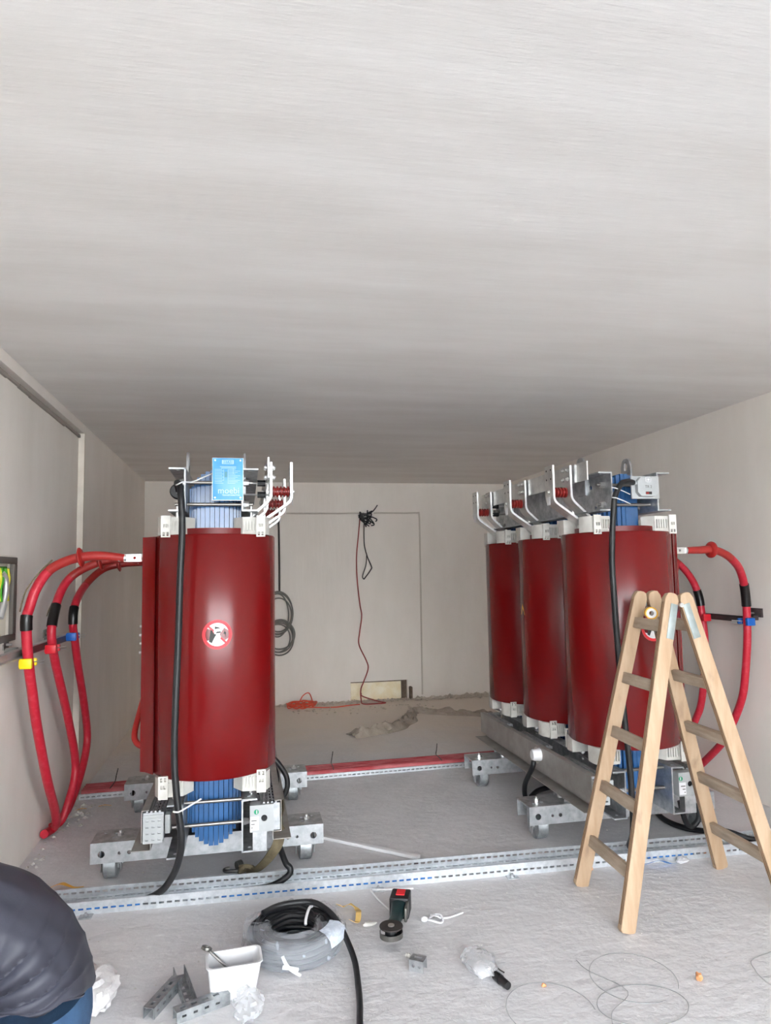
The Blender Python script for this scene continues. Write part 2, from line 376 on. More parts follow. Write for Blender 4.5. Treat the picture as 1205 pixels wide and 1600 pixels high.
# board in the hole at the foot of the back wall
t = MB(); random.seed(5)
t.box(1.295, 1.945, 8.825, 8.91, .0, .222)
tag(t.build('insulation_board', m_board, bevel=.008, recenter=True), 'cream insulation board set in the hole at foot of back wall', 'board')
tag(MB().box(2.035, 2.07, 8.72, 8.80, 0, .155).build('broken_brick', m_reveal, bevel=.01, recenter=True), 'small brown broken brick leaning by right edge of the wall hole', 'brick')
struct(MB().box(1.95, 2.0195, 8.85, 9.05, 0, .2349).box(1.29, 2.004, 8.80, 9.05, .2249, .2349).build('trim_3', m_reveal))

# conduits and wires on the back wall
c = MB().tube([(.40, 8.795, 2.36), (1.0, 8.795, 2.358), (1.43, 8.795, 2.362)], .011, 8, 3)
tag(c.build('wall_conduit', m_conduit, recenter=True), 'thin grey horizontal conduit on back wall left of the black wire bundle', 'conduit', None)
c = MB().tube([(1.62, 8.795, 2.362), (2.0, 8.795, 2.360), (2.19, 8.795, 2.362), (2.22, 8.795, 2.335), (2.222, 8.795, 2.0), (2.218, 8.795, 1.0), (2.213, 8.795, .04)], .011, 8, 5)
tag(c.build('wall_conduit', m_conduit, recenter=True), 'thin grey conduit on back wall turning down to the floor right of the bundle', 'conduit', None)
c = MB().tube([(.40, 8.79, 2.36), (.41, 8.79, 2.1), (.415, 8.79, 1.38)], .012, 8, 4)
tag(c.build('wall_conduit', m_darkcable, recenter=True), 'dark vertical cable dropping down back wall to the hanging grey coil', 'cable', None)
t = thing('wire_bundle', 'bundle of black wire ends on back wall with a hanging loop', 'wires', (1.50, 8.78, 2.30))
b = MB(); random.seed(11)
for i in range(13):
    p = [(random.uniform(-.05, .04), -.01, random.uniform(.0, .06)) for _ in range(1)]
    x0, _, z0 = p[0]
    b.tube([(x0, .015, z0), (x0+random.uniform(-.06, .1), -.05, z0+random.uniform(-.02, .05)), (x0+random.uniform(-.04, .12), -.03, z0-random.uniform(.02, .12)), (x0+random.uniform(-.02, .1), -.02, z0-random.uniform(.05, .18))], .008, 6, 4)
b.tube([(.06, 0, .05), (.11, -.03, .09), (.16, -.03, .16)], .007, 6, 4)
b.build('wire_ends', m_black, t)
MB().tube([(-.01, -.02, 0), (-.02, -.03, -.2), (-.015, -.03, -.36), (.02, -.03, -.5), (.07, -.03, -.62), (.065, -.03, -.66), (-.01, -.03, -.76), (-.03, -.03, -.78), (-.045, -.03, -.74), (0, -.03, -.6), (.01, -.03, -.48)], .007, 7, 6).build('hanging_loop', m_darkcable, t)
MB().box(-.075, -.035, .0, .02, .02, .06).build('wall_box', m_grey, t)
c = MB().tube([(1.44, 8.78, 2.33), (1.415, 8.775, 2.1), (1.385, 8.775, 1.8), (1.39, 8.775, 1.5), (1.42, 8.775, 1.2), (1.44, 8.77, 1.06), (1.41, 8.77, .85), (1.40, 8.77, .7), (1.49, 8.77, .5), (1.51, 8.76, .4), (1.45, 8.74, .25), (1.40, 8.68, .16), (1.39, 8.60, .05), (1.40, 8.52, .015), (1.55, 8.50, .012), (1.68, 8.53, .012), (1.60, 8.62, .02), (1.42, 8.66, .08), (1.40, 8.66, .12)], .0075, 7, 6)
tag(c.build('thin_red_wire', m_redwire, recenter=True), 'thin red wire hanging down back wall in front of the cream board', 'wire')
c = MB(); random.seed(21); pts = []
for i in range(46):
    a = i*.62; rr = .13+.03*math.sin(i*1.3); pts.append((.66+rr*1.1*math.cos(a)+.02*random.uniform(-1, 1), 8.55+rr*math.sin(a)+.02*random.uniform(-1, 1), .012+.05*abs(math.sin(i*.7))))
pts += [(.85, 8.48, .01), (1.05, 8.44, .01), (1.22, 8.50, .01), (1.36, 8.52, .012)]
c.tube(pts, .0065, 6, 4)
c.tube([(.62, 8.6, .02), (.68, 8.66, .12), (.76, 8.68, .15), (.8, 8.62, .05)], .0065, 6, 5)
tag(c.build('orange_wire_tangle', m_orangewire, recenter=True), 'loose tangle of orange wire on floor by the back wall', 'wire')
c = MB(); random.seed(4)
for lp in range(9):
    cx, cz, rx, rz = .40+random.uniform(-.02, .02), (1.12 if lp % 2 else .84)+random.uniform(-.03, .03), .15+random.uniform(-.03, .05), (.24 if lp % 2 else .20)+random.uniform(-.04, .03)
    c.tube([(cx+rx*math.cos(a), 8.76-.02*lp/9+.008*math.sin(3*a), cz+rz*math.sin(a)) for a in [2*math.pi*k/14 for k in range(14)]], .009, 7, 3, closed=True)
tag(c.build('hanging_cable_coil', m_greycable, recenter=True), 'coil of thin grey cable hanging on back wall behind the left transformer', 'cable coil')

# rubble along the back wall, ridge of mortar on the floor
def rocks(mb, n, fx, s0, s1, seed):
    random.seed(seed)
    for i in range(n):
        x, y = fx(); s = random.uniform(s0, s1)
        ico = [(0, 0, 1), (.9, 0, .2), (.3, .85, .25), (-.75, .5, .2), (-.7, -.55, .25), (.3, -.85, .2), (0, 0, -.35)]
        rz = random.uniform(0, 6.28); sx, sy, sz = s*random.uniform(.7, 1.3), s*random.uniform(.7, 1.2), s*random.uniform(.4, .9)
        vs = [(x+(px*math.cos(rz)-py*math.sin(rz))*sx*random.uniform(.8, 1.2), y+(px*math.sin(rz)+py*math.cos(rz))*sy*random.uniform(.8, 1.2), max(0, (pz+.3)*sz)) for px, py, pz in ico]
        mb.add(vs, [(0, 1, 2), (0, 2, 3), (0, 3, 4), (0, 4, 5), (0, 5, 1), (6, 2, 1), (6, 3, 2), (6, 4, 3), (6, 5, 4), (6, 1, 5)])
    return mb
r = rocks(MB(), 520, lambda: (random.uniform(.2, 3.3), 8.765-min(.3, abs(random.gauss(0, .06)))), .010, .03, 8)
rocks(r, 110, lambda: (random.uniform(2.1, 3.3), 8.74-min(.3, abs(random.gauss(0, .08)))), .018, .05, 9)
rocks(r, 60, lambda: (random.uniform(.5, 2.2), 8.4-abs(random.gauss(0, .15))), .008, .025, 10)
tag(stuff(r.build('rubble', m_rubble, smooth=0)), 'crumbled grey plaster rubble along the foot of the back wall', 'rubble')
c = MB(); random.seed(6)
P = [(1.02, 6.93, 0), (1.16, 6.98, 0), (1.42, 7.1, 0), (1.66, 7.35, 0), (1.80, 7.75, 0), (1.95, 7.90, 0), (2.25, 7.72, 0), (2.6, 7.5, 0), (2.75, 7.45, 0)]
Q, _ = spline([Vector(p) for p in P], [0]*len(P), 8)
n = 11; vs = []; fs = []
Q, _ = spline([Vector(p) for p in P], [0]*len(P), 14)
for i, q in enumerate(Q):
    d = (Q[min(i+1, len(Q)-1)]-Q[max(i-1, 0)]).normalized(); sd = Vector((-d.y, d.x, 0)); u = i/(len(Q)-1)
    wd = .17*(1-.6*u)*(.75+.5*noise.noise(q*3)); hh = .085*(1-.4*u)*min(1, u*9+.25)*min(1, (1-u)*8)
    for k in range(n):
        e = k/(n-1)*2-1
        z = hh*max(0, 1-e*e)*(.55+1.1*abs(noise.noise(q*6+sd*e*1.2)))+.035*max(0, 1-e*e)*noise.noise(q*19+sd*e*4)
        if abs(e) > .99: z = -.004
        p = q+sd*(e*wd+.05*noise.noise(q*5)); vs.append((p.x, p.y, max(-.004, z)))
for i in range(len(Q)-1):
    for k in range(n-1): fs.append((i*n+k, i*n+k+1, (i+1)*n+k+1, (i+1)*n+k))
c.add(vs, fs)
tag(stuff(c.build('mortar_ridge', m_ridge, smooth=30)), 'curving ridge of dried mortar crumbs on the floor behind the rear tray', 'mortar')
r = rocks(MB(), 200, lambda: (random.uniform(-1.0, 3.2), random.uniform(2.4, 3.55)), .002, .006, 31)
rocks(r, 60, lambda: (random.uniform(-1.1, 3.2), random.uniform(3.9, 6.5)), .003, .009, 32)
rocks(r, 40, lambda: (-1.19+min(.06, abs(random.gauss(0, .03))), random.uniform(3.9, 5.2)), .006, .02, 33)
rocks(r, 24, lambda: (-1.11+random.uniform(-.06, .1), random.uniform(4.9, 5.4)), .008, .024, 34)
rocks(r, 50, lambda: (3.385-min(.05, abs(random.gauss(0, .02))), random.uniform(4.0, 8.5)), .006, .014, 35)
tag(stuff(r.build('debris', m_crumb, smooth=0)), 'scattered small crumbs of plaster and concrete over the floor', 'debris')
# ------------------------------------------------------------------ transformers
CY = (-.695, 0.0, .695)                    # coil axes along the unit; low-voltage bars on +x, high-voltage taps on -x
RC, ZB, ZT = .32, .595, 1.81
YE = .945                                  # half length of the clamps
def transformer_parts(T):
    # ---- wheeled base: two inverted channels across the unit
    for s in (-1, 1):
        yb = s*.525
        b = MB()
        for sy in (-1, 1):
            holes = []
            for ex in (-1, 1): holes += [circ(ex*.555-.025, .155, .018), circ(ex*.465-.025, .155, .008, 10), circ(ex*.415-.025, .155, .011, 10)]
            b.holed(rect(-.635, .585, .108, .205), holes, frame((0, yb+sy*.094-.004, 0), (1, 0, 0), (0, 0, 1)) @ Matrix.Translation((0, 0, -.008)), .008)
        th = []
        for ex in (-1, 1): th += [circ(ex*.50-.025, -.03, .013), circ(ex*.50-.025, .03, .013), circ(ex*.56-.025, .045, .010, 10)]
        b.holed(rect(-.635, .585, -.098, .098), th, frame((0, yb, .204), (1, 0, 0), (0, 1, 0)), .009)
        bo = b.build('base_channel', m_steel, T)
        for ex in (-1, 1):
            wx = ex*.517-.027
            wh = MB().lathe([(.02, -.042), (.03, -.042), (.033, -.036), (.066, -.036), (.076, -.03), (.076, .03), (.066, .036), (.033, .036), (.03, .042), (.02, .042)], axis=(1, 0, 0), n=22, closed=True)
            wo = wh.build('wheel', m_strut, T, loc=(wx, yb-s*.0, .0765))
            fk = MB()
            for sx in (-1, 1):
                fk.prism([(-.045, .13), (.045, .13), (.045, .03), (.022, -.042), (-.022, -.042), (-.045, .03)], frame((sx*.05-.003, 0, 0), (0, 1, 0), (0, 0, 1)), .006)
            fk.cyl((-.062, 0, 0), (.062, 0, 0), .012, 12)
            fk.build('wheel_fork', m_steel, wo)
        for bx, by in ((-.5, .0), (-.33, .035), (.33, -.035), (.5, .0)):
            MB().cyl((0, 0, 0), (0, 0, .014), .016, 6).cyl((0, 0, .014), (0, 0, .026), .008, 10).build('bolt', m_bolt, T, loc=(bx, yb+by*s, .213))
    # ---- laminated core: lacquered packets, stepped to a round section
    R = .138; zl, zu = .36, 2.025; xs = [-.138, -.126, -.112, -.095, -.075, -.05, -.025, 0, .025, .05, .075, .095, .112, .126, .138]
    c = MB()
    for a, b2 in zip(xs[:-1], xs[1:]):
        xm = max(abs(a), abs(b2)) if abs(a+b2) > .001 else abs(a); wd = max(math.sqrt(max(R*R-min(xm, .131)**2, 0)), .045)
        g = .0012; y0, y1 = CY[0]-wd, CY[2]+wd
        c.box(a+g, b2-g, y0, y1, zl-wd, zl+wd); c.box(a+g, b2-g, y0, y1, zu-wd, zu+wd)
        for cy in CY: c.box(a+g, b2-g, cy-wd, cy+wd, zl+wd, zu-wd)
    c.build('core', m_blue, T, smooth=0)
    # ---- clamps
    def channel(x, sx, z0, z1, fl, name, hol):
        t_ = .008
        b = MB()
        b.holed(rect(-YE, YE, z0, z1), hol, frame((sx*x, 0, 0), (0, 1, 0), (0, 0, 1)) @ Matrix.Translation((0, 0, 0 if sx > 0 else -t_)), t_)
        for z in (z0, z1-t_):
            xa, xb = sorted((sx*x, sx*(x+fl)))
            hs = [circ((xa+xb)/2, yy, .011, 10) for yy in (-.9, -.5, -.2, .2, .5, .9)]
            b.holed(rect(xa, xb, -YE, YE), hs, frame((0, 0, z), (1, 0, 0), (0, 1, 0)), t_)
        return b.build(name, m_steel, T)
    for sx in (-1, 1):
        channel(.141, sx, 1.93, 2.155, .085, 'upper_clamp', [circ(y_, 1.965, .012, 10) for y_ in (-.75, .75)]+[circ(.35*k, 2.09, .016) for k in (-2, 2)])
        channel(.141, sx, .217, .475, .078, 'lower_clamp', [circ(y_, .30, .02) for y_ in (-.7, .7)])
        for sy in (-1, 1):
            lug = [(-.055, 2.05), (.055, 2.05), (.055, 2.24), (.04, 2.275), (.02, 2.29), (-.02, 2.29), (-.04, 2.275), (-.055, 2.24)]
            slot = [(-.018, 2.215), (.018, 2.215), (.02, 2.245), (.012, 2.262), (-.012, 2.262), (-.02, 2.245)]
            b = MB().holed(lug, [slot], frame((sx*.156, sy*.60, 0), (0, 1, 0), (0, 0, 1)) @ Matrix.Translation((0, 0, -.006)), .012)
            b.build('lifting_lug', m_steel, T)
    # ---- tie rods with nuts
    for z in (.343, .455, 1.972, 2.088):
        for y_ in (-.865, .865):
            b = MB().cyl((-.2, y_, z), (.2, y_, z), .0095, 12)
            ro = b.build('tie_rod', m_rod, T)
            for sx in (-1, 1):
                n = MB().cyl((sx*.150, y_, z), (sx*.166, y_, z), .019, 6).cyl((sx*.166, y_, z), (sx*.178, y_, z), .016, 6)
                n.build('nut', m_bolt, ro)
    # ---- coils
    for cy in CY:
        n = 72
        oc = MB().lathe([(RC-.055, ZB), (RC-.006, ZB), (RC, ZB+.008), (RC, ZT-.008), (RC-.006, ZT), (RC-.055, ZT)], n=n, closed=True)
        co = oc.build('high_voltage_coil', m_red, T, loc=(0, cy, 0))
        pp = [(-.30, -.14), (-.345, -.085), (-.372, -.07), (-.376, -.05), (-.376, .05), (-.372, .07), (-.345, .085), (-.30, .14)]
        MB().prism(pp, Matrix.Translation((0, 0, ZB+.004)), ZT-ZB-.008).build('tap_panel', m_red, co, smooth=25)
        for k in range(4): MB().cyl((-.376, -.03+.02*(k % 2), 1.20+.045*k), (-.389, -.03+.02*(k % 2), 1.20+.045*k), .008, 8).build('tap_bolt', m_bolt, co)
        MB().lathe([(.165, ZB-.02), (.235, ZB-.02), (.235, ZT+.035), (.165, ZT+.035)], n=56, closed=True).build('low_voltage_coil', m_redin, T, loc=(0, cy, 0))
        # pressing pads above and below
        for up in (0, 1):
            for sx in (-1, 1):
                for sy in (-1, 1):
                    zc0, zc1 = (ZT+.001, 1.903) if up else (.502, ZB-.001)
                    b = MB()
                    x0, x1 = sx*.145, sx*.285
                    poly = [(sx*.10, sy*.13), (sx*.145, sy*.205), (sx*.262, sy*.215), (sx*.285, sy*.17), (sx*.285, sy*.10), (sx*.145, sy*.10)]
                    zz = zc0+.03 if up else zc0
                    b.prism(poly, Matrix.Translation((0, 0, zc0)), zc1-zc0-(0 if up else .0))
                    for k in range(7):                                     # ribs on the faces
                        xx = sx*(.152+.015*k); b.box(min(xx, xx+sx*.006), max(xx, xx+sx*.006), min(sy*.205, sy*.221), max(sy*.205, sy*.221), zc0+.02, zc1-.02)
                    po = b.build('pressing_pad', m_pad, T, loc=(0, cy, 0))
                    ta, tb = (1.797, 1.908) if up else (.500, .612)
                    sq = (ta+.008, ta+.026) if up else (tb-.026, tb-.008)
                    hx = sorted((sx*.216, sx*.262)); c0 = (hx[0]+hx[1])/2
                    hs = [rect(c0-.015, c0-.004, *sq), rect(c0+.004, c0+.015, *sq), rect(c0-.012, c0-.002, (ta+tb)/2-.005, (ta+tb)/2+.012), rect(c0+.002, c0+.012, (ta+tb)/2-.005, (ta+tb)/2+.012)]
                    tbm = MB().holed(rect(hx[0], hx[1], ta, tb), hs, frame((0, sy*.236, 0), (1, 0, 0), (0, 0, 1)) @ Matrix.Translation((0, 0, -.005)), .01)
                    tbm.build('pad_tab', m_pad, po)
        for sx in (-1, 1):
            for up in (0, 1):
                z0, z1 = (1.86, 1.965) if up else (.44, .51)
                MB().cyl((sx*.19, cy-.16, z0), (sx*.19, cy-.16, z1), .008, 10).cyl((sx*.19, cy-.16, z1-.03), (sx*.19, cy-.16, z1-.018), .015, 6).build('pressing_bolt', m_bolt, T)
    # ---- delta links between coils on the high-voltage side
    for a, b2 in ((0, 1), (1, 2)):
        y0, y1 = CY[a]+.03, CY[b2]-.03
        MB().tube([(-.37, y0, .70), (-.41, y0+.03, .72), (-.425, y0+.08, .77), (-.40, y0+.22, .93), (-.385, (y0+y1)/2, 1.05), (-.385, y1-.12, 1.2), (-.385, y1-.04, 1.27), (-.37, y1, 1.28)], .016, 10).build('delta_link', m_redterm, T)
    MB().tube([(-.375, CY[2]-.02, 1.66), (-.41, CY[2]-.02, 1.65), (-.425, CY[2]-.02, 1.60), (-.41, CY[2]-.02, 1.56), (-.375, CY[2]-.02, 1.54)], .011, 8).build('link_loop', m_redterm, T)
    # ---- low-voltage busbars
    def busbar(path, y0, y1, th):
        L = [Vector((x, 0, z)) for x, z in path]; n = len(L); left = []; right = []
        for i in range(n):
            d1 = (L[i]-L[i-1]).normalized() if i else (L[1]-L[0]).normalized(); d2 = (L[i+1]-L[i]).normalized() if i < n-1 else d1
            d = (d1+d2).normalized(); nn = Vector((-d.z, 0, d.x)); k = th/2/max(.5, nn.dot(Vector((-d1.z, 0, d1.x))))
            left.append(L[i]+nn*k); right.append(L[i]-nn*k)
        poly = [(p.x, p.z) for p in left]+[(p.x, p.z) for p in reversed(right)]
        return MB().prism(poly, frame((0, y1, 0), (1, 0, 0), (0, 0, 1)), y1-y0)
    def rounded(p0, p1, p2, r):
        a = Vector(p1)+(Vector(p0)-Vector(p1)).normalized()*r; b = Vector(p1)+(Vector(p2)-Vector(p1)).normalized()*r
        return [((1-t)**2*a[0]+2*t*(1-t)*p1[0]+t*t*b[0], (1-t)**2*a[1]+2*t*(1-t)*p1[1]+t*t*b[1]) for t in (0, .25, .5, .75, 1)]
    for cy in CY:
        out = [(.412, 2.222)]+rounded((.412, 2.222), (.412, 2.005), (.215, 1.866), .03)+rounded((.412, 2.005), (.215, 1.866), (.212, 1.80), .012)+[(.212, 1.80)]
        inn = [(.30, 2.222)]+rounded((.30, 2.222), (.30, 2.018), (.178, 1.905), .03)+rounded((.30, 2.018), (.178, 1.905), (.176, 1.80), .012)+[(.176, 1.80)]
        o1 = busbar(out, cy-.055, cy+.055, .013).build('phase_busbar', m_alu, T)
        o2 = busbar(inn, cy-.055, cy+.055, .013).build('neutral_riser', m_alu, T)
        st = MB().box(.4186, .4200, cy-.03, cy+.012, 1.985, 2.035)
        st.build('number_sticker', m_white, o1)
        for yy in (-.03, .03):
            for zz in (2.14, 2.195):
                MB().cyl((.262, cy+yy, zz), (.326, cy+yy, zz), .007, 8).cyl((.307, cy+yy, zz), (.318, cy+yy, zz), .013, 6).cyl((.265, cy+yy, zz), (.276, cy+yy, zz), .013, 6).build('busbar_bolt', m_bolt, o2)
                MB().cyl((.405, cy+yy, zz), (.4195, cy+yy, zz), .006, 8).build('busbar_hole_dark', m_hole, o1)  # solid black disc, the hole's inner shade put into its colour
        pr = [(.012, 0)]; L = .0990
        for k in range(5): pr += [(.022, .004+k*L/5), (.031, .006+k*L/5), (.031, .013+k*L/5), (.022, .016+k*L/5)]
        pr += [(.022, L), (.012, L)]
        io = MB().lathe(pr, o=(.3065, cy, 2.062), axis=(1, 0, 0), n=20).build('support_insulator', m_insul, T)
        MB().cyl((.4, cy, 2.062), (.431, cy, 2.062), .008, 10).cyl((.419, cy, 2.062), (.426, cy, 2.062), .014, 6).build('insulator_bolt', m_bolt, io)
        for zz in ((2.045, 2.11) if cy < -.1 else ()):
            so_ = MB().cyl((.226, cy+.01, zz), (.270, cy+.01, zz), .017, 6).build('standoff', m_black, T); MB().cyl((.15, cy+.01, zz), (.293, cy+.01, zz), .006, 8).build('standoff_bolt', m_bolt, so_)
    b = MB().box(.277, .285, CY[0]-.22, CY[2]+.225, 2.112, 2.222)
    b.build('neutral_busbar', m_alu, T)
    # ---- fan units along both lower sides
    for s in (-1, 1):
        def P2(x, z): return (s*x, z)
        prof = [(.337, .452), (.337, .305), (.296, .305), (.296, .262), (.388, .262), (.388, .266), (.299, .265), (.299, .302), (.34, .302), (.34, .455), (.305, .455), (.305, .452)]
        poly = [P2(*p) for p in prof]
        if s < 0: poly = poly[::-1]
        fo = MB().prism(poly, frame((0, .93, 0), (1, 0, 0), (0, 0, 1)), 1.86).build('fan_tray', m_steeldusty, T, smooth=0)
        for yy in (-.60, -.46, .46, .60):
            MB().box(min(s*.30, s*.345), max(s*.30, s*.345), yy-.022, yy-.018, .2135, .262).box(min(s*.30, s*.305), max(s*.30, s*.305), yy-.02, yy+.02, .2135, .262).build('tray_bracket', m_steel, fo)
        for k, cy in enumerate(CY):
            ya, yb = cy-.235, cy+.20
            xa, xb = (.235, .332) if s > 0 else (-.332, -.235)
            g = MB(); slotted(g, (xa, yb, .438), (0, -1, 0), (1, 0, 0), yb-ya, xb-xa, .004, [(.018, .01), (.034, .02), (.05, .01), (.066, .02), (.082, .01)], .05, .042, .006)
            g.box(xa, xb, ya, ya+.006, .31, .438).box(xa, xb, yb-.006, yb, .31, .438)
            gx = xa if s > 0 else xb-.004
            slotted(g, (gx, ya, .312), (0, 1, 0), (0, 0, 1), yb-ya, .126, .004, [(.02+.022*j, .01+.012*(j % 2)) for j in range(5)], .05, .04, .006)
            for j in range(4): g.tube([(xa+.018+.02*j, ya+.004, .444), (xa+.018+.02*j, yb-.004, .444)], .0055, 8, 1)
            fu = g.build('fan', m_steel, T, smooth=30)
            MB().cyl(((xa+xb)/2, ya+.02, .375), ((xa+xb)/2, yb-.02, .375), .045, 14).build('fan_rotor', m_hole, fu)
            for yy in ((yb+.005,) if k < 2 else ()):
                MB().box(xa+.01, xb-.01, yy, yy+.03, .32, .43).build('fan_bearing_block', m_dullsteel, T, bevel=.003)
    # fan end boxes
    def end_perf(x0, x1, ys, sgn):
        b = MB(); hs = [rect(x0+.012+.029*i, x0+.026+.029*i, .312+.03*j, .320+.03*j) for i in range(3) for j in range(4)]
        b.holed(rect(x0, x1, .298, .418), hs, frame((0, ys, 0), (1, 0, 0), (0, 0, 1)) @ Matrix.Translation((0, 0, -.002)), .004)
        b.box(x0, x1, min(ys, ys-sgn*.05), max(ys, ys-sgn*.05), .414, .432).box(x0, x0+.004, min(ys, ys-sgn*.05), max(ys, ys-sgn*.05), .298, .418)
        b.box(x1-.004, x1, min(ys, ys-sgn*.05), max(ys, ys-sgn*.05), .298, .418)
        return b
    end_perf(-.332, -.238, -.935, -1).build('fan_end_cover', m_grey, T)
    end_perf(.238, .332, .935, 1).build('fan_end_cover', m_grey, T)
    MB().box(-.23, -.205, -.925, -.87, .335, .425).build('fan_side_cover', m_grey, T, bevel=.004)
    MB().box(.205, .23, .87, .925, .335, .425).build('fan_side_cover', m_grey, T, bevel=.004)
    for s in (-1, 1):
        x0, x1 = (.182, .300) if s < 0 else (-.300, -.182)
        ys = s*.945
        ho = [circ((x0+x1)/2+.012*-s, .378, .0155, 16)]
        b = MB().holed(rect(x0, x1, .312, .442), ho, frame((0, ys, 0), (1, 0, 0), (0, 0, 1)) @ Matrix.Translation((0, 0, -.003)), .006)
        ya, yb = sorted((ys, ys-s*.06))
        b.box(x0, x0+.005, ya, yb, .312, .442).box(x1-.005, x1, ya, yb, .312, .442).box(x0, x1, ya, yb, .437, .442).box(x0, x1, ya, yb, .312, .317)
        mo = b.build('fan_motor_box', m_grey, T)
        MB().cyl(((x0+x1)/2+.012*-s, ys-s*.02, .378), ((x0+x1)/2+.012*-s, ys-s*.012, .378), .024, 16).build('shaft_hole_dark', m_hole, mo)  # black disc behind the opening, painted as the shade inside
        lx = x0+.002 if s < 0 else x0+.075
        MB().box(lx, lx+.042, min(ys+s*.003, ys+s*.0045), max(ys+s*.003, ys+s*.0045), .322, .388).build('rating_label', m_white, mo)
        MB().cyl((lx+.03, ys+s*.003, .41), (lx+.03, ys+s*.0048, .41), .012, 18).build('round_sticker', m_signgreen, mo)
        MB().box(lx+.03, lx+.034, min(ys+s*.0048, ys+s*.0055), max(ys+s*.0048, ys+s*.0055), .402, .419).build('sticker_flash', m_white, mo)
        for k in range(3): MB().box(lx+.004+.0*k, lx+.012+.01*k, min(ys+s*.0046, ys+s*.005), max(ys+s*.0046, ys+s*.005), .332+.017*k, .337+.017*k).build('label_print', m_dullsteel, mo)
        b = MB(); bx = (x0+x1)/2
        b.box(bx-.035*1-.01, bx+.035-.01, min(ys, ys-s*.05), max(ys, ys-s*.05), .217, .311)
        b.build('motor_foot', m_steel, T)
def dup_tree(T, R):
    for ch in list(T.children):
        c = ch.copy(); COL.objects.link(c); c.parent = R
        for g in list(ch.children):
            d = g.copy(); COL.objects.link(d); d.parent = c

TL = thing('power_transformer', 'left dry transformer with three dark red coils and a blue nameplate', 'transformer', (-.16, 4.635, 0), 'cast resin transformers')
transformer_parts(TL)
TR = thing('power_transformer', 'right dry transformer with silver busbars and grey box, behind the ladder', 'transformer', (2.215, 4.60, 0), 'cast resin transformers', math.pi)
dup_tree(TL, TR)

def curved_disc(mb, r0, r1, zc, R, a0, a1, n=28, off=.001, y0=0.0, th=.0006):
    """ring or disc sector laid on a vertical cylinder of radius R facing -y"""
    vs = []; fs = []
    for i in range(n+1):
        a = a0+(a1-a0)*i/n
        for r in (r0, r1):
            u, z = r*math.cos(a), r*math.sin(a); ph = u/R
            vs.append((math.sin(ph)*(R+off), y0-math.cos(ph)*(R+off), zc+z))
    for i in range(n): fs.append((2*i, 2*i+2, 2*i+3, 2*i+1))
    return mb.add(vs, fs)
def curved_poly(mb, pts, zc, R, off, y0=0.0, uc=0.0):
    vs = [(math.sin((u+uc)/R)*(R+off), y0-math.cos((u+uc)/R)*(R+off), zc+z) for u, z in pts]
    return mb.add(vs, [tuple(range(len(pts)))])
def no_touch_sign(T, yc, face, uc, zc):
    """round prohibition sticker on a coil; face -1 front (-y), +1 back"""
    s = .073; rt = Matrix.Translation((0, yc, 0)) @ Matrix.Rotation(math.pi if face > 0 else 0, 4, 'Z')
    def fin(mb, name, m, par):
        mb.v = [tuple(rt @ Vector(v)) for v in mb.v]; return mb.build(name, m, par)
    def sh(mb):
        mb2 = MB(); mb2.f = mb.f; ph = uc/RC; c, sn = math.cos(ph), math.sin(ph)
        mb2.v = [(x*c-y*sn, x*sn+y*c, z) for x, y, z in mb.v]; return mb2
    base = fin(sh(curved_disc(MB(), 0, s, zc, RC, 0, 2*math.pi, off=.0010)), 'prohibition_sticker', m_white, T)
    base['label'] = 'round white no-touching sticker with red ring'
    ring = sh(curved_disc(MB(), s*.79, s, zc, RC, 0, 2*math.pi, off=.0022))
    sl_ = curved_poly(MB(), [(-s*.62, s*.50), (-s*.52, s*.60), (s*.62, -s*.50), (s*.52, -s*.60)], zc, RC, .0026)
    ring.add(sh(sl_).v, sl_.f)
    fin(ring, 'red_ring', m_signred, base)
    p = MB()
    for poly in ([(-.040, -.034), (-.032, .02), (-.024, .024), (-.019, .006), (-.004, .0), (-.014, -.016), (-.026, -.042)],
                 [(-.012, .027), (.006, .03), (.018, .027), (.006, .036), (-.012, .04)], [(-.008, .006), (.018, .008), (.016, .016), (-.002, .014)],
                 [(.031, .003), (.039, .026), (.036, .011), (.043, .012), (.040, -.014), (.037, .003)]):
        q = sh(curved_poly(MB(), poly, zc, RC, .0018)); p.add(q.v, q.f)
    fin(p, 'pictogram', m_signblack, base)
no_touch_sign(TL, CY[0], -1, .022, 1.305)
no_touch_sign(TR, CY[2], 1, .03, 1.262)
# yellow triangle on the middle coil of the right unit
ang = math.radians(58)
tri = curved_poly(MB(), [(-.040, -.036), (.040, -.036), (0, .040)], 1.325, RC, .001)
bl = curved_poly(MB(), [(-.004, -.02), (.006, .002), (.0, .0), (.005, .018), (-.006, -.002), (0, 0)], 1.328, RC, .002)
for mbx in (tri, bl):
    Rm = Matrix.Rotation(math.radians(86), 4, 'Z'); mbx.v = [tuple(Rm @ Vector(v)) for v in mbx.v]
# the unit is turned half round, so its -x side in the room is local +x
to = tri.build('warning_triangle', m_signyellow, TR); to['label'] = 'small yellow warning triangle sticker'
bl.build('flash_symbol', m_signblack, to)

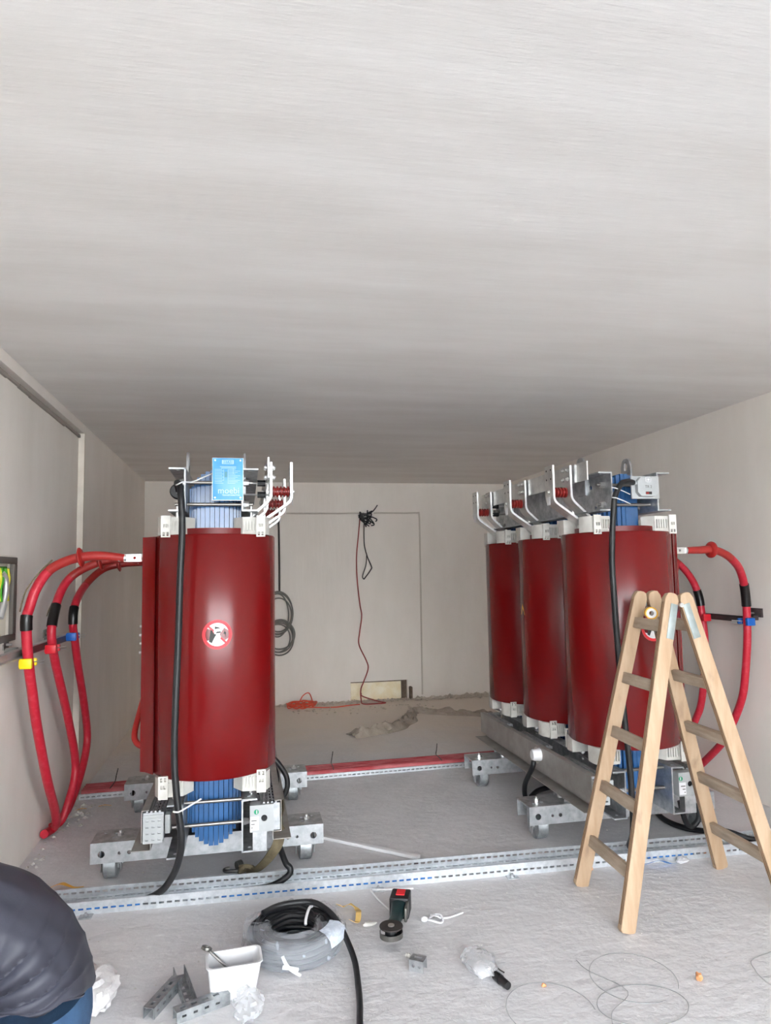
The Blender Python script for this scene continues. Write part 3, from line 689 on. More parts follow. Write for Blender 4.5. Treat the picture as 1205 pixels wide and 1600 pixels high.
# nameplate on the left unit
npo = MB().box(-.077, .077, -.003, .003, 0, .218).build('nameplate', m_plate, TL, loc=(.071, -.968, 1.985), bevel=.001)
npo['label'] = 'blue rating plate with white print'
MB().box(-.0785, .0785, .0031, .0045, -.0015, .2195).build('plate_backing', m_alu, npo)
def npt(s, size, x, z, m=m_plateline, bold=0.0, sx=1.0): return text('lettering', s, size, frame((x, -.0036, z), (1, 0, 0), (0, 0, 1)), m, npo, bold=bold, sx=sx)
f_ = MB()
for (x0, x1, z0, z1) in ((-.030, -.024, .187, .208), (.024, .030, .187, .208), (-.030, .030, .187, .1895), (-.030, .030, .2065, .2085)): f_.box(x0, x1, -.0042, -.003, z0, z1)
f_.build('logo_frame', m_plateline, npo)
npt('ESTAS', .017, 0, .198, bold=.0004)
npt('moebi', .046, .004, .048, bold=.0002, sx=.95)
npt('TRANSFORMATOR', .0105, .016, .0245, bold=.0003)
ln = MB()
for i, z in enumerate((.172, .165, .158, .150, .142, .134, .126, .118, .110, .102, .094, .086)):
    if i < 2: ln.box(-.04+.006*i, .042, -.0036, -.003, z, z+.0025)
    else: ln.box(-.066, -.022 if i % 2 else -.028, -.0036, -.003, z, z+.0018); ln.box(.004, .062-.012*(i % 3), -.0036, -.003, z, z+.0018)
ln.box(.0, .0018, -.0036, -.003, .084, .160).box(-.021, -.0195, -.0036, -.003, .100, .160).box(.026, .0275, -.0036, -.003, .136, .166)
ln.build('plate_rules', m_plateline, npo)
MB().box(-.017, -.003, -.0038, -.003, .118, .147).build('plate_panel', m_teal, npo)
for x in (-.064, .064):
    for z in (.012, .206): MB().cyl((x, -.003, z), (x, -.0055, z), .0038, 10).build('rivet', m_bolt, npo)
# black cable gland at the upper left clamp of the left unit
MB().lathe([(.012, 0), (.036, 0), (.042, .01), (.042, .03), (.036, .04), (.012, .04)], o=(-.19, -.80, 2.045), axis=(0, -1, 0), n=18, closed=True).build('cable_gland', m_black, TL)
# grey terminal box on the near end of the right unit (local +y end)
tb = MB().box(-.088, .088, 0, .012, 0, .132).build('terminal_box', m_grey, TR, loc=(-.055, .953, 1.997), bevel=.002)
tb['label'] = 'grey plastic terminal box marked TR 2'
oc8 = [(-.062, .036), (-.04, .012), (.045, .012), (.067, .036), (.067, .098), (.045, .124), (-.04, .124), (-.062, .098)]
MB().prism([(-x, z) for x, z in oc8][::-1], frame((0, .012, 0), (-1, 0, 0), (0, 0, 1)) @ Matrix.Diagonal((1, 1, 1, 1)), .032).build('box_lid', m_grey, tb, bevel=.003)
def tbx(x): return x
sq = MB()
for (x0, x1, z0, z1) in ((-.018, .018, .092, .097), (-.018, .018, .119, .124), (-.018, -.012, .092, .124), (.012, .018, .092, .124)): sq.box(x0, x1, .0445, .0455, z0, z1)
sq.box(-.006, .006, .0445, .0455, .102, .114)
sq.build('insulation_symbol', m_white, tb)
text('lettering', 'TR 2', .022, frame((0, .0446, .066), (-1, 0, 0), (0, 0, 1)), m_dullsteel, tb)
MB().box(-.019, .019, .0445, .0455, .022, .038).build('maker_label', m_signblack, tb)
MB().box(.0, .018, .0455, .0462, .024, .036).build('label_patch', m_insul, tb)
MB().cyl((.062, .028, .09), (.094, .028, .09), .012, 12).build('gland', m_grey, tb)
# white junction cap on the fan tray of the right unit
MB().lathe([(.0, .055), (.030, .055), (.036, .046), (.038, .012), (.041, .006), (.041, 0)], o=(.3405, .235, .405), axis=(1, 0, 0), n=24).build('junction_cap', m_white, TR)
MB().prism(circ(0, 0, .052, 20), frame((.3402, .185, .388), (0, 1, 0), (0, 0, 1)), .001).build('dust_patch', m_pad, TR)

# ------------------------------------------------------------------ high-voltage cables
def shed(mb, p, d, r=.052):
    d = Vector(d).normalized()
    return mb.lathe([(.026, -.012), (r*.8, -.01), (r, -.002), (r, .004), (r*.7, .012), (.026, .016)], o=p, axis=d, n=24)
def hv_cable(pts, iterm, itape, label, group, rad=.0275, lugx=0, strip=None):
    t = thing('high_voltage_cable', label, 'cable', pts[-1], group)
    o = Vector(pts[-1]); P = [Vector(p)-o for p in pts]
    full, _ = spline(P, [0]*len(P), 7)
    kt = iterm*7
    MB().tube(full[:kt+1], [.021+.004*min(1, i/9) for i in range(kt+1)], 14, 1).build('termination_sleeve', m_redterm, t)
    MB().tube(full[kt:], rad*.92, 14, 1).build('cable_sheath', m_redcable, t)
    k = int(kt*.55); sh = MB(); shed(sh, full[k], full[k+1]-full[k-1]); sh.build('shed_disc', m_redterm, t)
    k = int(itape*7); MB().tube(full[k-3:k+4], rad*1.08, 14, 1).build('tape_band', m_tape, t)
    a = P[0]; s = 1 if lugx > 0 else -1
    lg = MB().holed([(0, -.02), (.088, -.02), (.1, -.012), (.1, .012), (.088, .02), (0, .02)], [circ(.035, 0, .008, 12)], frame(a+Vector((s*.088, -.004, 0)), (-s, 0, 0), (0, 0, 1)) @ Matrix.Translation((0, 0, -.003)), .007)
    lg.cyl(a+Vector((s*.012, 0, 0)), a+Vector((-s*.03, 0, 0)), .0195, 14)
    lo = lg.build('cable_lug', m_alu, t)
    MB().cyl(a+Vector((s*.08, -.03, 0)), a+Vector((s*.08, .012, 0)), .009, 8).build('lug_bolt', m_bolt, lo)
    if strip:
        MB().tube([Vector(p)-o for p in strip], .004, 6, 5).build('earth_braid', m_khaki, t)
    return t
G = 'high voltage cables on the left wall'
hv_cable([(-.635, 3.94, 1.70), (-.745, 3.94, 1.713), (-.842, 3.94, 1.709), (-.927, 3.945, 1.687), (-1.012, 3.95, 1.638), (-1.072, 3.955, 1.546), (-1.098, 3.94, 1.45), (-1.106, 3.92, 1.39), (-1.104, 3.93, 1.285), (-1.10, 3.96, 1.151), (-1.10, 4.03, 1.01), (-1.10, 4.125, .825), (-1.10, 4.25, .627), (-1.10, 4.385, .435), (-1.115, 4.60, .235), (-1.135, 4.73, .115), (-1.165, 4.82, .055), (-1.19, 4.80, .04), (-1.20, 4.72, .05)],
         4, 7.2, 'nearest red high voltage cable on left wall, held by the yellow clip', G, strip=[(-.99, 3.93, 1.695), (-1.06, 3.93, 1.62), (-1.115, 3.925, 1.53), (-1.138, 3.92, 1.43)], lugx=1)
hv_cable([(-.635, 4.635, 1.70), (-.802, 4.635, 1.71), (-.95, 4.63, 1.672), (-1.06, 4.62, 1.599), (-1.10, 4.54, 1.497), (-1.105, 4.42, 1.353), (-1.105, 4.41, 1.241), (-1.103, 4.51, 1.083), (-1.10, 4.653, .91), (-1.10, 4.848, .678), (-1.10, 5.02, .437), (-1.10, 5.03, .29), (-1.12, 4.95, .15), (-1.15, 4.92, .06), (-1.20, 4.87, .04)],
         3, 4.9, 'middle red high voltage cable on left wall, held by the red clip', G, strip=[(-1.0, 4.62, 1.66), (-1.09, 4.6, 1.57), (-1.135, 4.5, 1.44), (-1.14, 4.43, 1.38)], lugx=1)
hv_cable([(-.635, 5.33, 1.70), (-.76, 5.33, 1.70), (-.877, 5.33, 1.692), (-1.0, 5.30, 1.655), (-1.09, 5.18, 1.545), (-1.10, 4.94, 1.422), (-1.10, 4.895, 1.30), (-1.10, 4.956, 1.192), (-1.10, 5.06, 1.013), (-1.10, 5.234, .773), (-1.10, 5.375, .527), (-1.10, 5.35, .379), (-1.115, 5.22, .22), (-1.15, 5.06, .075), (-1.20, 4.96, .04)],
         4, 5.6, 'farthest red high voltage cable on left wall, held by the blue clip', G, lugx=1)
G = 'high voltage cables on the right wall'
hv_cable([(2.70, 3.905, 1.703), (2.80, 3.91, 1.705), (2.87, 3.915, 1.707), (2.95, 3.93, 1.695), (3.05, 3.96, 1.653), (3.19, 4.06, 1.577), (3.27, 4.125, 1.458), (3.295, 4.15, 1.28), (3.30, 4.168, 1.106), (3.30, 4.204, .89), (3.30, 4.251, .713), (3.30, 4.363, .52), (3.30, 4.48, .365), (3.30, 4.70, .175), (3.31, 4.85, .07), (3.36, 5.0, .03)],
         4, 6.3, 'nearest red high voltage cable on right wall, held by the blue clip', G, lugx=-1)
hv_cable([(2.70, 4.60, 1.70), (2.85, 4.60, 1.69), (3.03, 4.62, 1.668), (3.13, 4.635, 1.629), (3.23, 4.636, 1.519), (3.285, 4.636, 1.391), (3.30, 4.63, 1.25), (3.305, 4.62, 1.065), (3.30, 4.637, .831), (3.295, 4.69, .597), (3.29, 4.76, .465), (3.29, 4.9, .25), (3.31, 5.05, .07), (3.37, 5.15, .03)],
         3, 5.2, 'second red high voltage cable on right wall, held by the red clip', G, lugx=-1)

# cable rails on the side walls
t = thing('cable_rail', 'long pale and dark cable rail sloping along the left wall', 'rail', (-1.16, 4.3, 1.19))
MB().box(-.012, -.008, -1.6, .80, 0, .042).box(-.012, .024, -1.6, .80, .040, .044).box(-.012, .024, -1.6, .80, -.002, .002).build('rail_profile', m_rail, t)
MB().box(.0205, .0245, -.30, .80, .002, .040).build('rail_web', m_darkrail, t)
for dy in (-.28, .46):
    br = MB().box(-.075, -.068, dy-.04, dy+.04, .04, .09).box(-.075, -.012, dy-.012, dy+.012, .02, .05)
    bo = br.build('wall_bracket', m_dullsteel, t)
    MB().cyl((-.068, dy, .066), (-.04, dy, .066), .007, 8).build('anchor_bolt', m_bolt, bo)
def clip(t, loc, m, side):
    c = MB()
    c.box(-.03, .03, -.058, -.03, -.026, .026).box(-.03, .03, .03, .05, -.02, .02).box(min(0, -side*.035), max(0, -side*.035), -.05, .05, -.02, .02)
    o = c.build('cable_clip', m, t, loc=loc, bevel=.006)
    MB().cyl((side*.01, .02, .0), (side*.06, .06, .004), .0035, 8).cyl((side*.01, .03, -.012), (side*.055, .075, -.012), .0035, 8).build('clip_screw', m_bolt, o)
    return o
clip(t, (.058, -.34, -.025), m_yellow, 1); clip(t, (.056, .135, .0), m_clipred, 1); clip(t, (.058, .615, .03), m_clipblue, 1)
t = thing('cable_rail', 'short dark cable rail on the right wall behind the ladder', 'rail', (3.345, 4.6, 1.218))
MB().box(-.004, .004, -.42, .32, 0, .038).box(-.004, .03, -.42, .32, .034, .038).box(-.004, .03, -.42, .32, 0, .004).build('rail_profile', m_darkrail, t)
br = MB().box(.06, .0745, -.45, -.32, .035, .095).box(.02, .062, -.42, -.38, .015, .045).build('wall_bracket', m_darkrail, t)
MB().cyl((.06, -.38, .06), (.035, -.38, .06), .007, 8).build('anchor_bolt', m_bolt, br)
br = MB().box(.02, .0745, .26, .32, .0, .05).build('wall_bracket', m_darkrail, t)
clip(t, (-.048, -.432, .012), m_clipblue, -1); clip(t, (-.044, .025, .012), m_clipred, -1)

# ------------------------------------------------------------------ cable trays
def tray(name, label, x0, x1, y0, slope, W, hh, rows):
    T = thing(name, label, 'cable tray', (0, y0, 0), None, math.atan(slope))
    L = x1-x0
    b = MB(); slotted(b, (x0, 0, 0.012), (1, 0, 0), (0, 1, 0), L, W, .002, rows, .037, .026, .011); b.build('tray_bottom', m_traysteel, T, smooth=0)
    b = MB(); slotted(b, (x0, 0, .0), (1, 0, 0), (0, 0, 1), L, hh, .002, [(hh*.45, .012)], .037, .024, .009)
    b.box(x0, x1, -.002, .008, hh, hh+.002); b.build('tray_wall', m_traysteel, T, smooth=0)
    b = MB(); slotted(b, (x0, W, .0), (1, 0, 0), (0, 0, 1), L, hh, .002, [(hh*.62, .012)], .037, .024, .009)
    b.box(x0, x1, W-.01, W, hh, hh+.002); b.build('tray_wall', m_traysteel, T, smooth=0)
    return T
TF = tray('cable_tray', 'long perforated steel cable tray crossing the floor in front of both transformers', -1.2, 3.3, 3.668, -.034, .165, .058, [(.02, .0), (.05, .018), (.08, .0), (.11, .018), (.145, .0)])
MB().box(-.86, -.50, .0025, .0035, .014, .033).build('protective_film', m_film, TF)
MB().box(-.12, .95, .0025, .0035, .014, .033).build('protective_film', m_film, TF)
MB().box(2.15, 2.42, .0025, .0035, .014, .034).build('protective_film', m_film, TF)
for x in (-.74, .66, 1.37): MB().box(x-.03, x+.03, -.05, .0, .0, .004).cyl((x, -.025, .004), (x, -.025, .012), .012, 6).cyl((x, -.025, .012), (x, -.025, .02), .006, 8).build('floor_bracket', m_steel, TF)
TRr = tray('cable_tray', 'rear low cable tray on the floor carrying red cables behind the wheels', -1.18, 3.3, 5.575, .036, .22, .036, [(.05, .0), (.11, .018), (.17, 0)])
for i in range(4):
    c = MB().tube([(-1.17, 5.575+.04+.048*i-.04, .038), (0, 5.575+.04+.048*i+.002*(-1)**i, .040+.003*(i % 2)), (1.2, 5.575+.043+.04+.048*i, .040), (3.2, 5.575+.115+.04+.048*i, .040)], .0225, 12, 6)
    tag(c.build('red_cable', m_reddusty, recenter=True), ['dusty red cable in rear tray, first row from the front wall of tray', 'dusty red cable in rear tray, second row from the front', 'dusty red cable in rear tray, third row from the front', 'dusty red cable in rear tray, rearmost row'][i], 'cable', 'red cables lying in the rear tray')
for i, x in enumerate((-.97, .68, 1.57)):
    y = 5.575+.036*x
    c = MB().tube([(x, y+.01, .063), (x+.004, y+.1, .066), (x+.004, y+.2, .064), (x+.01, y+.205, .10), (x+.02, y+.22, .15)], .0035, 6, 4)
    tag(c.build('cable_tie', m_black, recenter=True), ['black cable tie standing up on the rear tray near the left wall', 'black cable tie with upright tail on rear tray right of left transformer', 'black cable tie with upright tail on rear tray near right transformer'][i], 'cable tie', 'cable ties on the rear tray')

# ------------------------------------------------------------------ black cables and the strap
def cable(name, pts, r, m, label, cat='cable', n=12, k=6, group=None):
    return tag(MB().tube(pts, r, n, k).build(name, m, recenter=True), label, cat, group)
cable('control_cable', [(-.345, 3.80, 2.05), (-.345, 3.70, 2.075), (-.322, 3.60, 2.05), (-.314, 3.57, 2.0), (-.308, 3.565, 1.92), (-.306, 3.565, 1.80), (-.314, 3.57, 1.6), (-.321, 3.575, 1.29), (-.331, 3.575, .98), (-.335, 3.575, .74), (-.323, 3.57, .56), (-.303, 3.565, .41), (-.30, 3.57, .32), (-.322, 3.60, .215), (-.37, 3.66, .115), (-.42, 3.70, .06), (-.50, 3.735, .022), (-.62, 3.745, .02)], .0165, m_black, 'thick black control cable hanging down the front of the left transformer into the tray')
cable('cable_tie', [(-.335, 3.55, .488), (-.318, 3.543, .486), (-.295, 3.55, .490), (-.21, 3.60, .522)], .004, m_white, 'white cable tie holding the control cable at the lower tie rod', 'cable tie', 6, 2)
cable('cable_tie', [(-.345, 3.655, 2.06), (-.33, 3.56, 2.05), (-.30, 3.56, 2.065), (-.27, 3.62, 2.07), (-.22, 3.68, 2.10), (-.17, 3.72, 2.13)], .0035, m_white, 'white cable tie holding the control cable at the upper clamp of left transformer', 'cable tie', 6, 2)
cable('control_cable', [(2.175, 3.607, 2.087), (2.12, 3.575, 2.088), (2.068, 3.555, 2.068), (2.028, 3.55, 2.005), (2.013, 3.55, 1.915), (2.004, 3.555, 1.807), (1.999, 3.565, 1.63), (2.002, 3.565, 1.452), (2.009, 3.565, 1.206), (2.02, 3.565, .962), (2.033, 3.565, .755), (2.043, 3.56, .584), (2.048, 3.56, .465), (2.055, 3.565, .30), (2.062, 3.59, .16), (2.08, 3.66, .075), (2.12, 3.69, .034)], .0165, m_black, 'thick black control cable hanging down the nearest coil of right transformer behind the ladder')
for i, z in enumerate((2.045, 1.99)):
    cable('cable_tie', [(2.005, 3.545, z+.004), (2.02, 3.528, z), (2.10, 3.575, z-.014), (2.16, 3.62, z-.024)], .003, m_white, ['upper white cable tie by the grey terminal box on right transformer', 'lower white cable tie by the grey terminal box on right transformer'][i], 'cable tie', 6, 1)
cable('fan_hose', [(.13, 4.0, .30), (.15, 3.96, .235), (.165, 3.91, .20), (.185, 3.82, .155), (.205, 3.77, .115), (.225, 3.755, .095), (.218, 3.75, .065), (.155, 3.745, .03), (.08, 3.735, .021), (-.05, 3.735, .02)], .0155, m_black, 'black hose snaking from the left transformer down into the front tray')
cable('fan_hose', [(.16, 4.5, .47), (.20, 4.5, .43), (.25, 4.5, .345), (.25, 4.5, .265), (.20, 4.5, .20), (.12, 4.52, .17)], .0165, m_black, 'outer black hose loop at right side of the left transformer base')
cable('fan_hose', [(.12, 4.6, .46), (.16, 4.58, .42), (.19, 4.57, .35), (.185, 4.57, .27), (.13, 4.58, .20)], .0165, m_black, 'inner black hose loop at right side of the left transformer base')
cable('fan_hose', [(1.83, 4.365, .365), (1.825, 4.37, .33), (1.82, 4.43, .26), (1.82, 4.5, .18), (1.83, 4.53, .10), (1.87, 4.56, .03)], .0165, m_black, 'black hose dropping from the white cap on right transformer')
cable('fan_hose', [(1.84, 4.45, .115), (1.90, 4.50, .13), (1.99, 4.55, .13), (2.12, 4.6, .115), (2.2, 4.62, .08)], .0165, m_black, 'black hose passing under the right transformer above the near base channel')
cable('fan_hose', [(2.52, 4.36, .17), (2.56, 4.32, .11), (2.60, 4.26, .04), (2.59, 4.11, .018), (2.62, 3.97, .018), (2.68, 3.86, .03), (2.76, 3.76, .055), (2.86, 3.68, .03), (3.0, 3.66, .022)], .0165, m_black, 'black hose curving on the floor from right transformer into the front tray')
cable('fan_hose', [(2.56, 3.90, .20), (2.575, 3.90, .13), (2.60, 3.905, .07), (2.635, 3.905, .045), (2.68, 3.905, .08), (2.685, 3.91, .15), (2.68, 3.93, .2)], .016, m_black, 'black V-shaped hose loop hanging by the right wheel of right transformer')
st = thing('lashing_strap', 'khaki lashing strap with steel hook hanging from left transformer onto floor', 'strap', (0, 3.9, 0))
def ribbon(pts, wds, th, nrm):
    P, Wd = spline([Vector(p) for p in pts], list(wds), 8); n = len(P); vs = []; fs = []
    for i in range(n):
        d = (P[min(i+1, n-1)]-P[max(i-1, 0)]).normalized(); s = d.cross(Vector(nrm)).normalized(); q = s.cross(d)
        for a, b in ((-1, -1), (1, -1), (1, 1), (-1, 1)): vs.append(P[i]+s*Wd[i]/2*a+q*th/2*b)
    for i in range(n-1):
        for k in range(4): fs.append((4*i+k, 4*i+(k+1) % 4, 4*i+4+(k+1) % 4, 4*i+4+k))
    fs += [(3, 2, 1, 0), (4*n-4, 4*n-3, 4*n-2, 4*n-1)]
    mb = MB(); mb.add(vs, fs); return mb
ribbon([(.19, .16, .33), (.18, -.06, .28), (.165, -.13, .22), (.13, -.11, .155), (.09, -.04, .085), (.055, .02, .04), (.0, .06, .022)], (.05, .055, .055, .05, .045, .04, .035), .004, (0, 1, .25)).build('webbing', m_khaki, st)
MB().tube([(.01, .07, .03), (-.01, .05, .045), (-.03, .06, .02), (0, .09, .018), (.03, .08, .03), (.04, .05, .035), (.01, .045, .05), (-.03, .07, .04)], .012, 8, 5).build('knot', m_khaki, st)
MB().tube([(-.03, .07, .02), (-.07, .075, .022), (-.105, .085, .02), (-.11, .11, .02), (-.085, .12, .02)], .009, 10, 6).build('steel_hook', m_dullsteel, st)
MB().cyl((-.045, .115, .028), (-.02, .13, .03), .026, 14).build('ratchet_wheel', m_dullsteel, st)
c = MB().bar((.43, 4.40, .012), (.95, 3.935, .012), .042, .018)
tag(c.build('white_trunking', m_white, bevel=.003, recenter=True), 'strip of white plastic trunking on floor between the transformers', 'trunking')

# ------------------------------------------------------------------ step ladder
LD = thing('step_ladder', 'wooden A-frame step ladder with five rungs each side, in front of right transformer', 'ladder', (2.05, 3.2, 0))
def stile(foot, top, wd, th, name='stile'):
    """leg: broad face turned to the side wall of the A, rounded ends; foot/top local to ladder"""
    f, t_ = Vector(foot), Vector(top); d = (t_-f); L = d.length; d.normalize()
    ax = Vector((d.z, 0, -d.x)).normalized()                          # across, in the xz plane
    yv = d.cross(ax)
    M = Matrix((ax, d, ax.cross(d))).transposed().to_4x4(); M.translation = f
    hw = wd/2; poly = [(-hw*.75, 0), (hw*.75, 0), (hw, .012), (hw, L-.03), (hw*.7, L-.006), (hw*.3, L), (-hw*.3, L), (-hw*.7, L-.006), (-hw, L-.03), (-hw, .012)]
    mb = MB(); mb.prism(poly, M @ Matrix.Translation((0, 0, -th/2)), th)
    o = mb.build(name, m_wood, LD, bevel=.003)
    e = MB()                                                           # ply lines on the narrow edges
    for s in (-1, 1):
        for zz in (-th*.22, th*.12):
            e.prism([(s*hw-.0006, .03), (s*hw+.0006, .03), (s*hw+.0006, L-.05), (s*hw-.0006, L-.05)], M @ Matrix.Translation((0, 0, zz)), th*.14)
    e.build('ply_line', m_woodedge, o)
    return o
# left pair leans right, right pair leans left; near legs at the front, far legs at the back
A_nf, A_nt = (-.405, -.245, 0), (-.020, -.125, 1.475)
A_ff, A_ft = (-.385, .225, 0), (-.015, .150, 1.478)
B_nf, B_nt = (.420, -.245, 0), (.044, -.125, 1.475)
B_ff, B_ft = (.435, .245, 0), (.048, .150, 1.478)
stile(A_nf, A_nt, .072, .032); stile(A_ff, A_ft, .072, .032); stile(B_nf, B_nt, .072, .032); stile(B_ff, B_ft, .072, .032)
def lerp(a, b, t): return Vector(a).lerp(Vector(b), t)
for (nf, nt_, ff, ft, s) in ((A_nf, A_nt, A_ff, A_ft, 1), (B_nf, B_nt, B_ff, B_ft, -1)):
    for k, z in enumerate((.225, .495, .765, 1.035, 1.315)):
        tt = z/1.476
        a, b = lerp(nf, nt_, tt), lerp(ff, ft, tt)
        d = (Vector(nt_)-Vector(nf)).normalized()
        MB().bar(a+Vector((0, .014, 0)), b-Vector((0, .014, 0)), .028, .056, up=d).build('rung', m_rung, LD, bevel=.004)
for y_ in (-.1535, .1755):
    for (ft, tp_, s_) in ((A_nf, A_nt, 1), (B_nf, B_nt, -1)):
        d = (Vector(tp_)-Vector(ft)).normalized(); ax_ = Vector((d.z, 0, -d.x)); c0 = Vector(tp_)-d*.135+ax_*(s_*.014); c0.y = y_
        hm = Matrix((ax_, Vector((0, 1, 0)), d)).transposed().to_4x4(); hm.translation = c0
        MB().box(-.019, .019, -.0025, .0025, -.085, .085, hm).build('hinge_plate', m_hinge, LD, bevel=.001)
    MB().cyl((.012, y_-.006, 1.418), (.012, y_+.006, 1.418), .011, 14).build('hinge_pin', m_bolt, LD)
tp = thing('tape_roll', 'yellow and white roll of tape lying on the top rung of the ladder', 'tape', (2.012, 3.235, 1.372))
MB().lathe([(.012, -.035), (.027, -.035), (.029, -.03), (.029, .03), (.027, .035), (.012, .035)], axis=(.35, .9, 0), o=(0, 0, 0), n=24, closed=True).build('tape_body', m_white, tp)
MB().lathe([(.0245, -.0365), (.0305, -.0365), (.0305, .005), (.0245, .005)], axis=(.35, .9, 0), n=24, closed=True).build('tape_edge', m_signyellow, tp)

# ------------------------------------------------------------------ coil of black cable in plastic wrap
CC = thing('wrapped_cable_coil', 'coil of black cable in torn clear plastic wrap on the floor', 'cable coil', (.205, 3.17, 0)); CC.scale = (1, 1, .84)
b = MB(); pts = []; random.seed(12)
turns = [(rr, zz) for zz in (.016, .042, .068, .094) for rr in (.185, .160, .135, .112)]
for j, (rr, zz) in enumerate(turns):
    b.tube([(rr*math.cos(a)+.003*random.uniform(-1, 1), rr*math.sin(a)+.003*random.uniform(-1, 1), zz+.004*random.uniform(-1, 1)) for a in [2*math.pi*k/20 for k in range(20)]], .0125, 9, 3, closed=True)
b.tube([(.10, .06, .10), (.05, .14, .118), (-.04, .16, .122), (-.13, .10, .118), (-.16, 0, .112)], .0125, 9, 5)
b.build('cable_turns', m_black, CC)
vs = []; fs = []; na, ns = 144, 28
for i in range(na):
    a = 2*math.pi*i/na
    for k in range(ns):
        th = 2*math.pi*k/ns; cx = .150; rx, rz = .066, .068
        px = cx+rx*abs(math.cos(th))**.6*math.copysign(1, math.cos(th)); pz = .064+rz*abs(math.sin(th))**.6*math.copysign(1, math.sin(th))
        dn = noise.noise(Vector((px*math.cos(a)*16, px*math.sin(a)*16, pz*22)))*.014+abs(noise.noise(Vector((px*math.cos(a)*30, px*math.sin(a)*30, pz*12))))*.012+noise.noise(Vector((px*math.cos(a)*50, px*math.sin(a)*50, pz*60)))*.004
        px += dn; pz = max(.002, pz+dn)
        vs.append((px*math.cos(a), px*math.sin(a), pz))
def torn(i, k):
    a = 360*i/na; th = 360*k/ns
    top = 60 < th < 205
    jag = 8*math.sin(i*1.7)+6*math.sin(i*.9+k)
    return (top and 5+jag < a < 175+jag and th > 40) or (-1 < ((a+18) % 360)-0 < 34+jag and (th < 110 or th > 330) and th != 0)
for i in range(na):
    for k in range(ns):
        if not torn(i, k): fs.append((i*ns+k, ((i+1) % na)*ns+k, ((i+1) % na)*ns+(k+1) % ns, i*ns+(k+1) % ns))
wm = MB(); wm.add(vs, fs); wr = wm.build('plastic_wrap', m_clear, CC, smooth=80)
MB().tube([(.09, .13, .122), (.075, .10, .130), (.055, .03, .122), (.05, 0, .105)], .0065, 8, 5).build('white_tie', m_white, CC)
MB().tube([(-.06, -.205, .09), (-.045, -.222, .06), (-.02, -.224, .03), (.01, -.22, .004)], .0075, 8, 5).build('white_tie', m_white, CC)
MB().tube([(.0, -.22, .03), (-.03, -.226, .045), (-.06, -.222, .05)], .009, 8, 4).build('white_tie', m_white, CC)
lb = MB(); vs = []; fs = []
for i in range(9):
    a = math.radians(-52+4.6*i)
    for j, (rr, zz) in enumerate(((.155, .139), (.195, .134), (.221, .112), (.229, .082))): vs.append((rr*math.cos(a), rr*math.sin(a), zz))
for i in range(8):
    for j in range(3): fs.append((4*i+j, 4*i+4+j, 4*i+5+j, 4*i+1+j))
lb.add(vs, fs); lb.build('paper_label', m_label, CC)
cable('cable_end', [(.205-.13, 3.17+.09, .115), (.205-.05, 3.17+.14, .118), (.29, 3.305, .12), (.355, 3.225, .114), (.395, 3.14, .092), (.42, 3.05, .06), (.435, 2.95, .03), (.428, 2.82, .0135), (.415, 2.70, .0125), (.395, 2.575, .0125), (.37, 2.40, .0125), (.36, 2.2, .0125)], .0122, m_black, 'loose black cable running from the wrapped coil over the floor toward the viewer')

# ------------------------------------------------------------------ cordless angle grinder
GR = thing('angle_grinder', 'dark green cordless angle grinder with red battery latch lying on floor', 'power tool', (.66, 3.2, 0))
ax = Vector((.115, .31, 0)).normalized(); sd = Vector((ax.y, -ax.x, 0))
def gsec(t, wd, hh, zc): return (t, wd, hh, zc)
secs = [(-.10, .05, .05, .062), (-.07, .058, .056, .06), (-.04, .05, .05, .058), (0, .052, .052, .058), (.05, .062, .06, .058), (.09, .07, .064, .058), (.13, .08, .07, .056)]
vs = []; fs = []; n = 16
for (tt, wd, hh, zc) in secs:
    for k in range(n):
        a = 2*math.pi*k/n; cx = abs(math.cos(a))**.7*math.copysign(1, math.cos(a)); cz = abs(math.sin(a))**.7*math.copysign(1, math.sin(a))
        vs.append(ax*tt+sd*cx*wd/2+Vector((0, 0, zc+cz*hh/2)))
for i in range(len(secs)-1):
    for k in range(n): fs.append((i*n+k, i*n+(k+1) % n, (i+1)*n+(k+1) % n, (i+1)*n+k))
fs += [tuple(range(n-1, -1, -1)), tuple((len(secs)-1)*n+k for k in range(n))]
g = MB(); g.add(vs, fs); g.build('body', m_toolgreen, GR)
Mg = Matrix((ax, Vector((-ax.y, ax.x, 0)), Vector((0, 0, 1)))).transposed().to_4x4()
MB().box(.10, .205, -.045, .045, .004, .098, Mg).build('battery', m_toolblack, GR, bevel=.008)
MB().box(.13, .185, -.022, .018, .0985, .102, Mg).box(.2055, .2085, -.03, .03, .075, .092, Mg).build('battery_latch', m_toolred, GR)
MB().box(.02, .10, -.047, -.035, .03, .09, Mg).build('side_grip', m_dullsteel, GR, bevel=.004)
hp = ax*-.135+Vector((0, 0, 0))
MB().cyl(hp+Vector((0, 0, .045)), hp+Vector((0, 0, .078)), .027, 18).bar(hp+ax*.005+Vector((0, 0, .06)), hp+ax*.045+Vector((0, 0, .06)), .044, .042).build('gear_head', m_toolblack, GR, bevel=.003)
do = MB().lathe([(.012, .083), (.05, .085), (.051, .088), (.05, .091), (.012, .090)], o=hp, n=28, closed=True).build('grinding_disc', m_disc, GR)
MB().cyl(hp+Vector((0, 0, .078)), hp+Vector((0, 0, .094)), .014, 16).build('flange_nut', m_bolt, do)
gm = MB()
vs = []; fs = []
for i in range(21):
    a = math.radians(150+260*i/20)
    for rr, zz in ((.028, .052), (.047, .054), (.048, .072), (.050, .072), (.050, .050), (.028, .048)): vs.append(hp+Vector((rr*math.cos(a), rr*math.sin(a), zz-.004)))
for i in range(20):
    for k in range(6): fs.append((6*i+k, 6*i+(k+1) % 6, 6*i+6+(k+1) % 6, 6*i+6+k))
